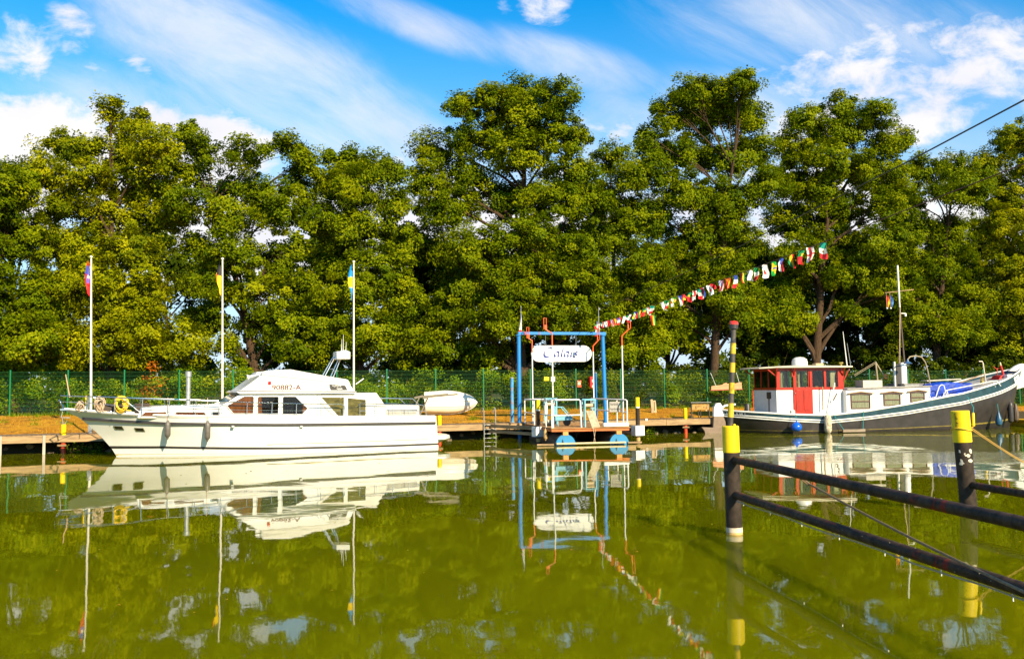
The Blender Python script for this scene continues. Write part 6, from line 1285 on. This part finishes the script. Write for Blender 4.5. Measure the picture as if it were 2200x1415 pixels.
def stump():
    b = ground_at(1403, 46.8); t = thing('wooden_stump', 'weathered split timber stump standing on the dry grass before the fence', 'stump', b, 0); tm = mat('bleached_stump', (.46, .34, .2), .9, var=.3, stretch=(2, 2, .3))
    MB().prism([(-.13, -.05), (.15, -.05), (.13, .3), (.1, .62), (-.02, .6), (-.06, .68), (-.16, .66), (-.14, .3)], -.1, .1).build('trunk', tm, t, bevel=.02); MB().bb(.02, .05, -.11, -.095, .1, .55).build('split', BARK, t)
stump()
def swing_sign():
    x, z = FF.side(1560, 832, -.55); p = FF.w(x, -.55, z); t = thing('carved_sign', 'pink carved wooden name sign hung by cords on the fence', 'sign', p, FF.th)
    S = lambda q: (lambda r_: (r_[0]-x, r_[1]-z))(FF.side(1515+q[0]/23.58, 790+q[1]/23.58, -.55))
    board = [S(q) for q in ((305, 930), (500, 895), (750, 880), (870, 850), (960, 780), (1060, 755), (1130, 800), (1300, 800), (1500, 790), (1700, 740), (1830, 720), (1860, 1085), (300, 1120))]
    W1 = mat('pink_cedar', (.60, .28, .14), .7, var=.15, stretch=(.3, 2, 2)); MB().prism(board, -.03, .03).build('board', W1, t, bevel=.008); MB().prism([S(q) for q in ((255, 1115), (1895, 1070), (1895, 1095), (255, 1150))], -.05, .06).build('ledge', mat('dark_red_ledge', (.35, .03, .03), .5), t)
    mb = MB(); a = S((1020, 950)); mb.tube([(a[0]+dx, -.034, a[1]+dz) for dx, dz in ((.06, .1), (-.02, .13), (-.06, .07), (.03, .0), (.06, -.07), (-.03, -.1), (-.1, -.07))], .009, 5)
    for k in range(4): b = S((1240+k*150, 950)); mb.tube([(b[0], -.034, b[1]+.07), (b[0]-.02, -.034, b[1]-.03), (b[0]+.04, -.034, b[1]-.05), (b[0]+.05, -.034, b[1]+.02)], .007, 5)
    mb.build('carving', mat('carved_groove', (.75, .42, .22), .7), t)
    for u, v in (((545, 940), (430, 240)), ((1720, 780), (1745, 230))): a, b = S(u), S(v); MB().tube([(a[0], -.035, a[1]), (b[0], .4, b[1])], .011, 5).build('cord', WPAINT, t)
swing_sign()
def tags_on_jetty():
    for px, py, lab in ((1389, 901, 'small white number plate on the jetty edge by the ferry pile'),):
        x, z = JF.side(px, py, -.085); t = thing('berth_plate', lab, 'sign', JF.w(x, -.085, z), JF.th); MB().bb(-.055, .055, -.004, .004, -.05, .05).build('plate', WPAINT, t); MB().bb(-.03, -.01, -.0065, -.0045, -.025, .025).bb(.01, .03, -.0065, -.0045, -.025, .025).build('figure', redpr, t)
tags_on_jetty()
def yellow_pontoon():
    p = atz(2188, 895, 0); b = BF.w(13.6, .6, 0); t = thing('yellow_pontoon', 'yellow floating stage behind the barge bow', 'pontoon', b, BF.th)
    MB().bb(-.6, 3.5, .8, 2.6, -.3, .22).build('float', mat('yellow_plastic', (.75, .42, .01), .5, var=.15), t, bevel=.04); MB().bb(-.65, 3.5, .75, 2.65, .24, .34).build('deck', mat('yellow_plastic', (.75, .42, .01)), t, bevel=.02)
    for x in (-.2, 1.6): MB().lathe([(.06, .3), (.06, .75), (.03, .8)], (x, 1.0, 0), 10).build('bollard', YELLOW, t)
yellow_pontoon()
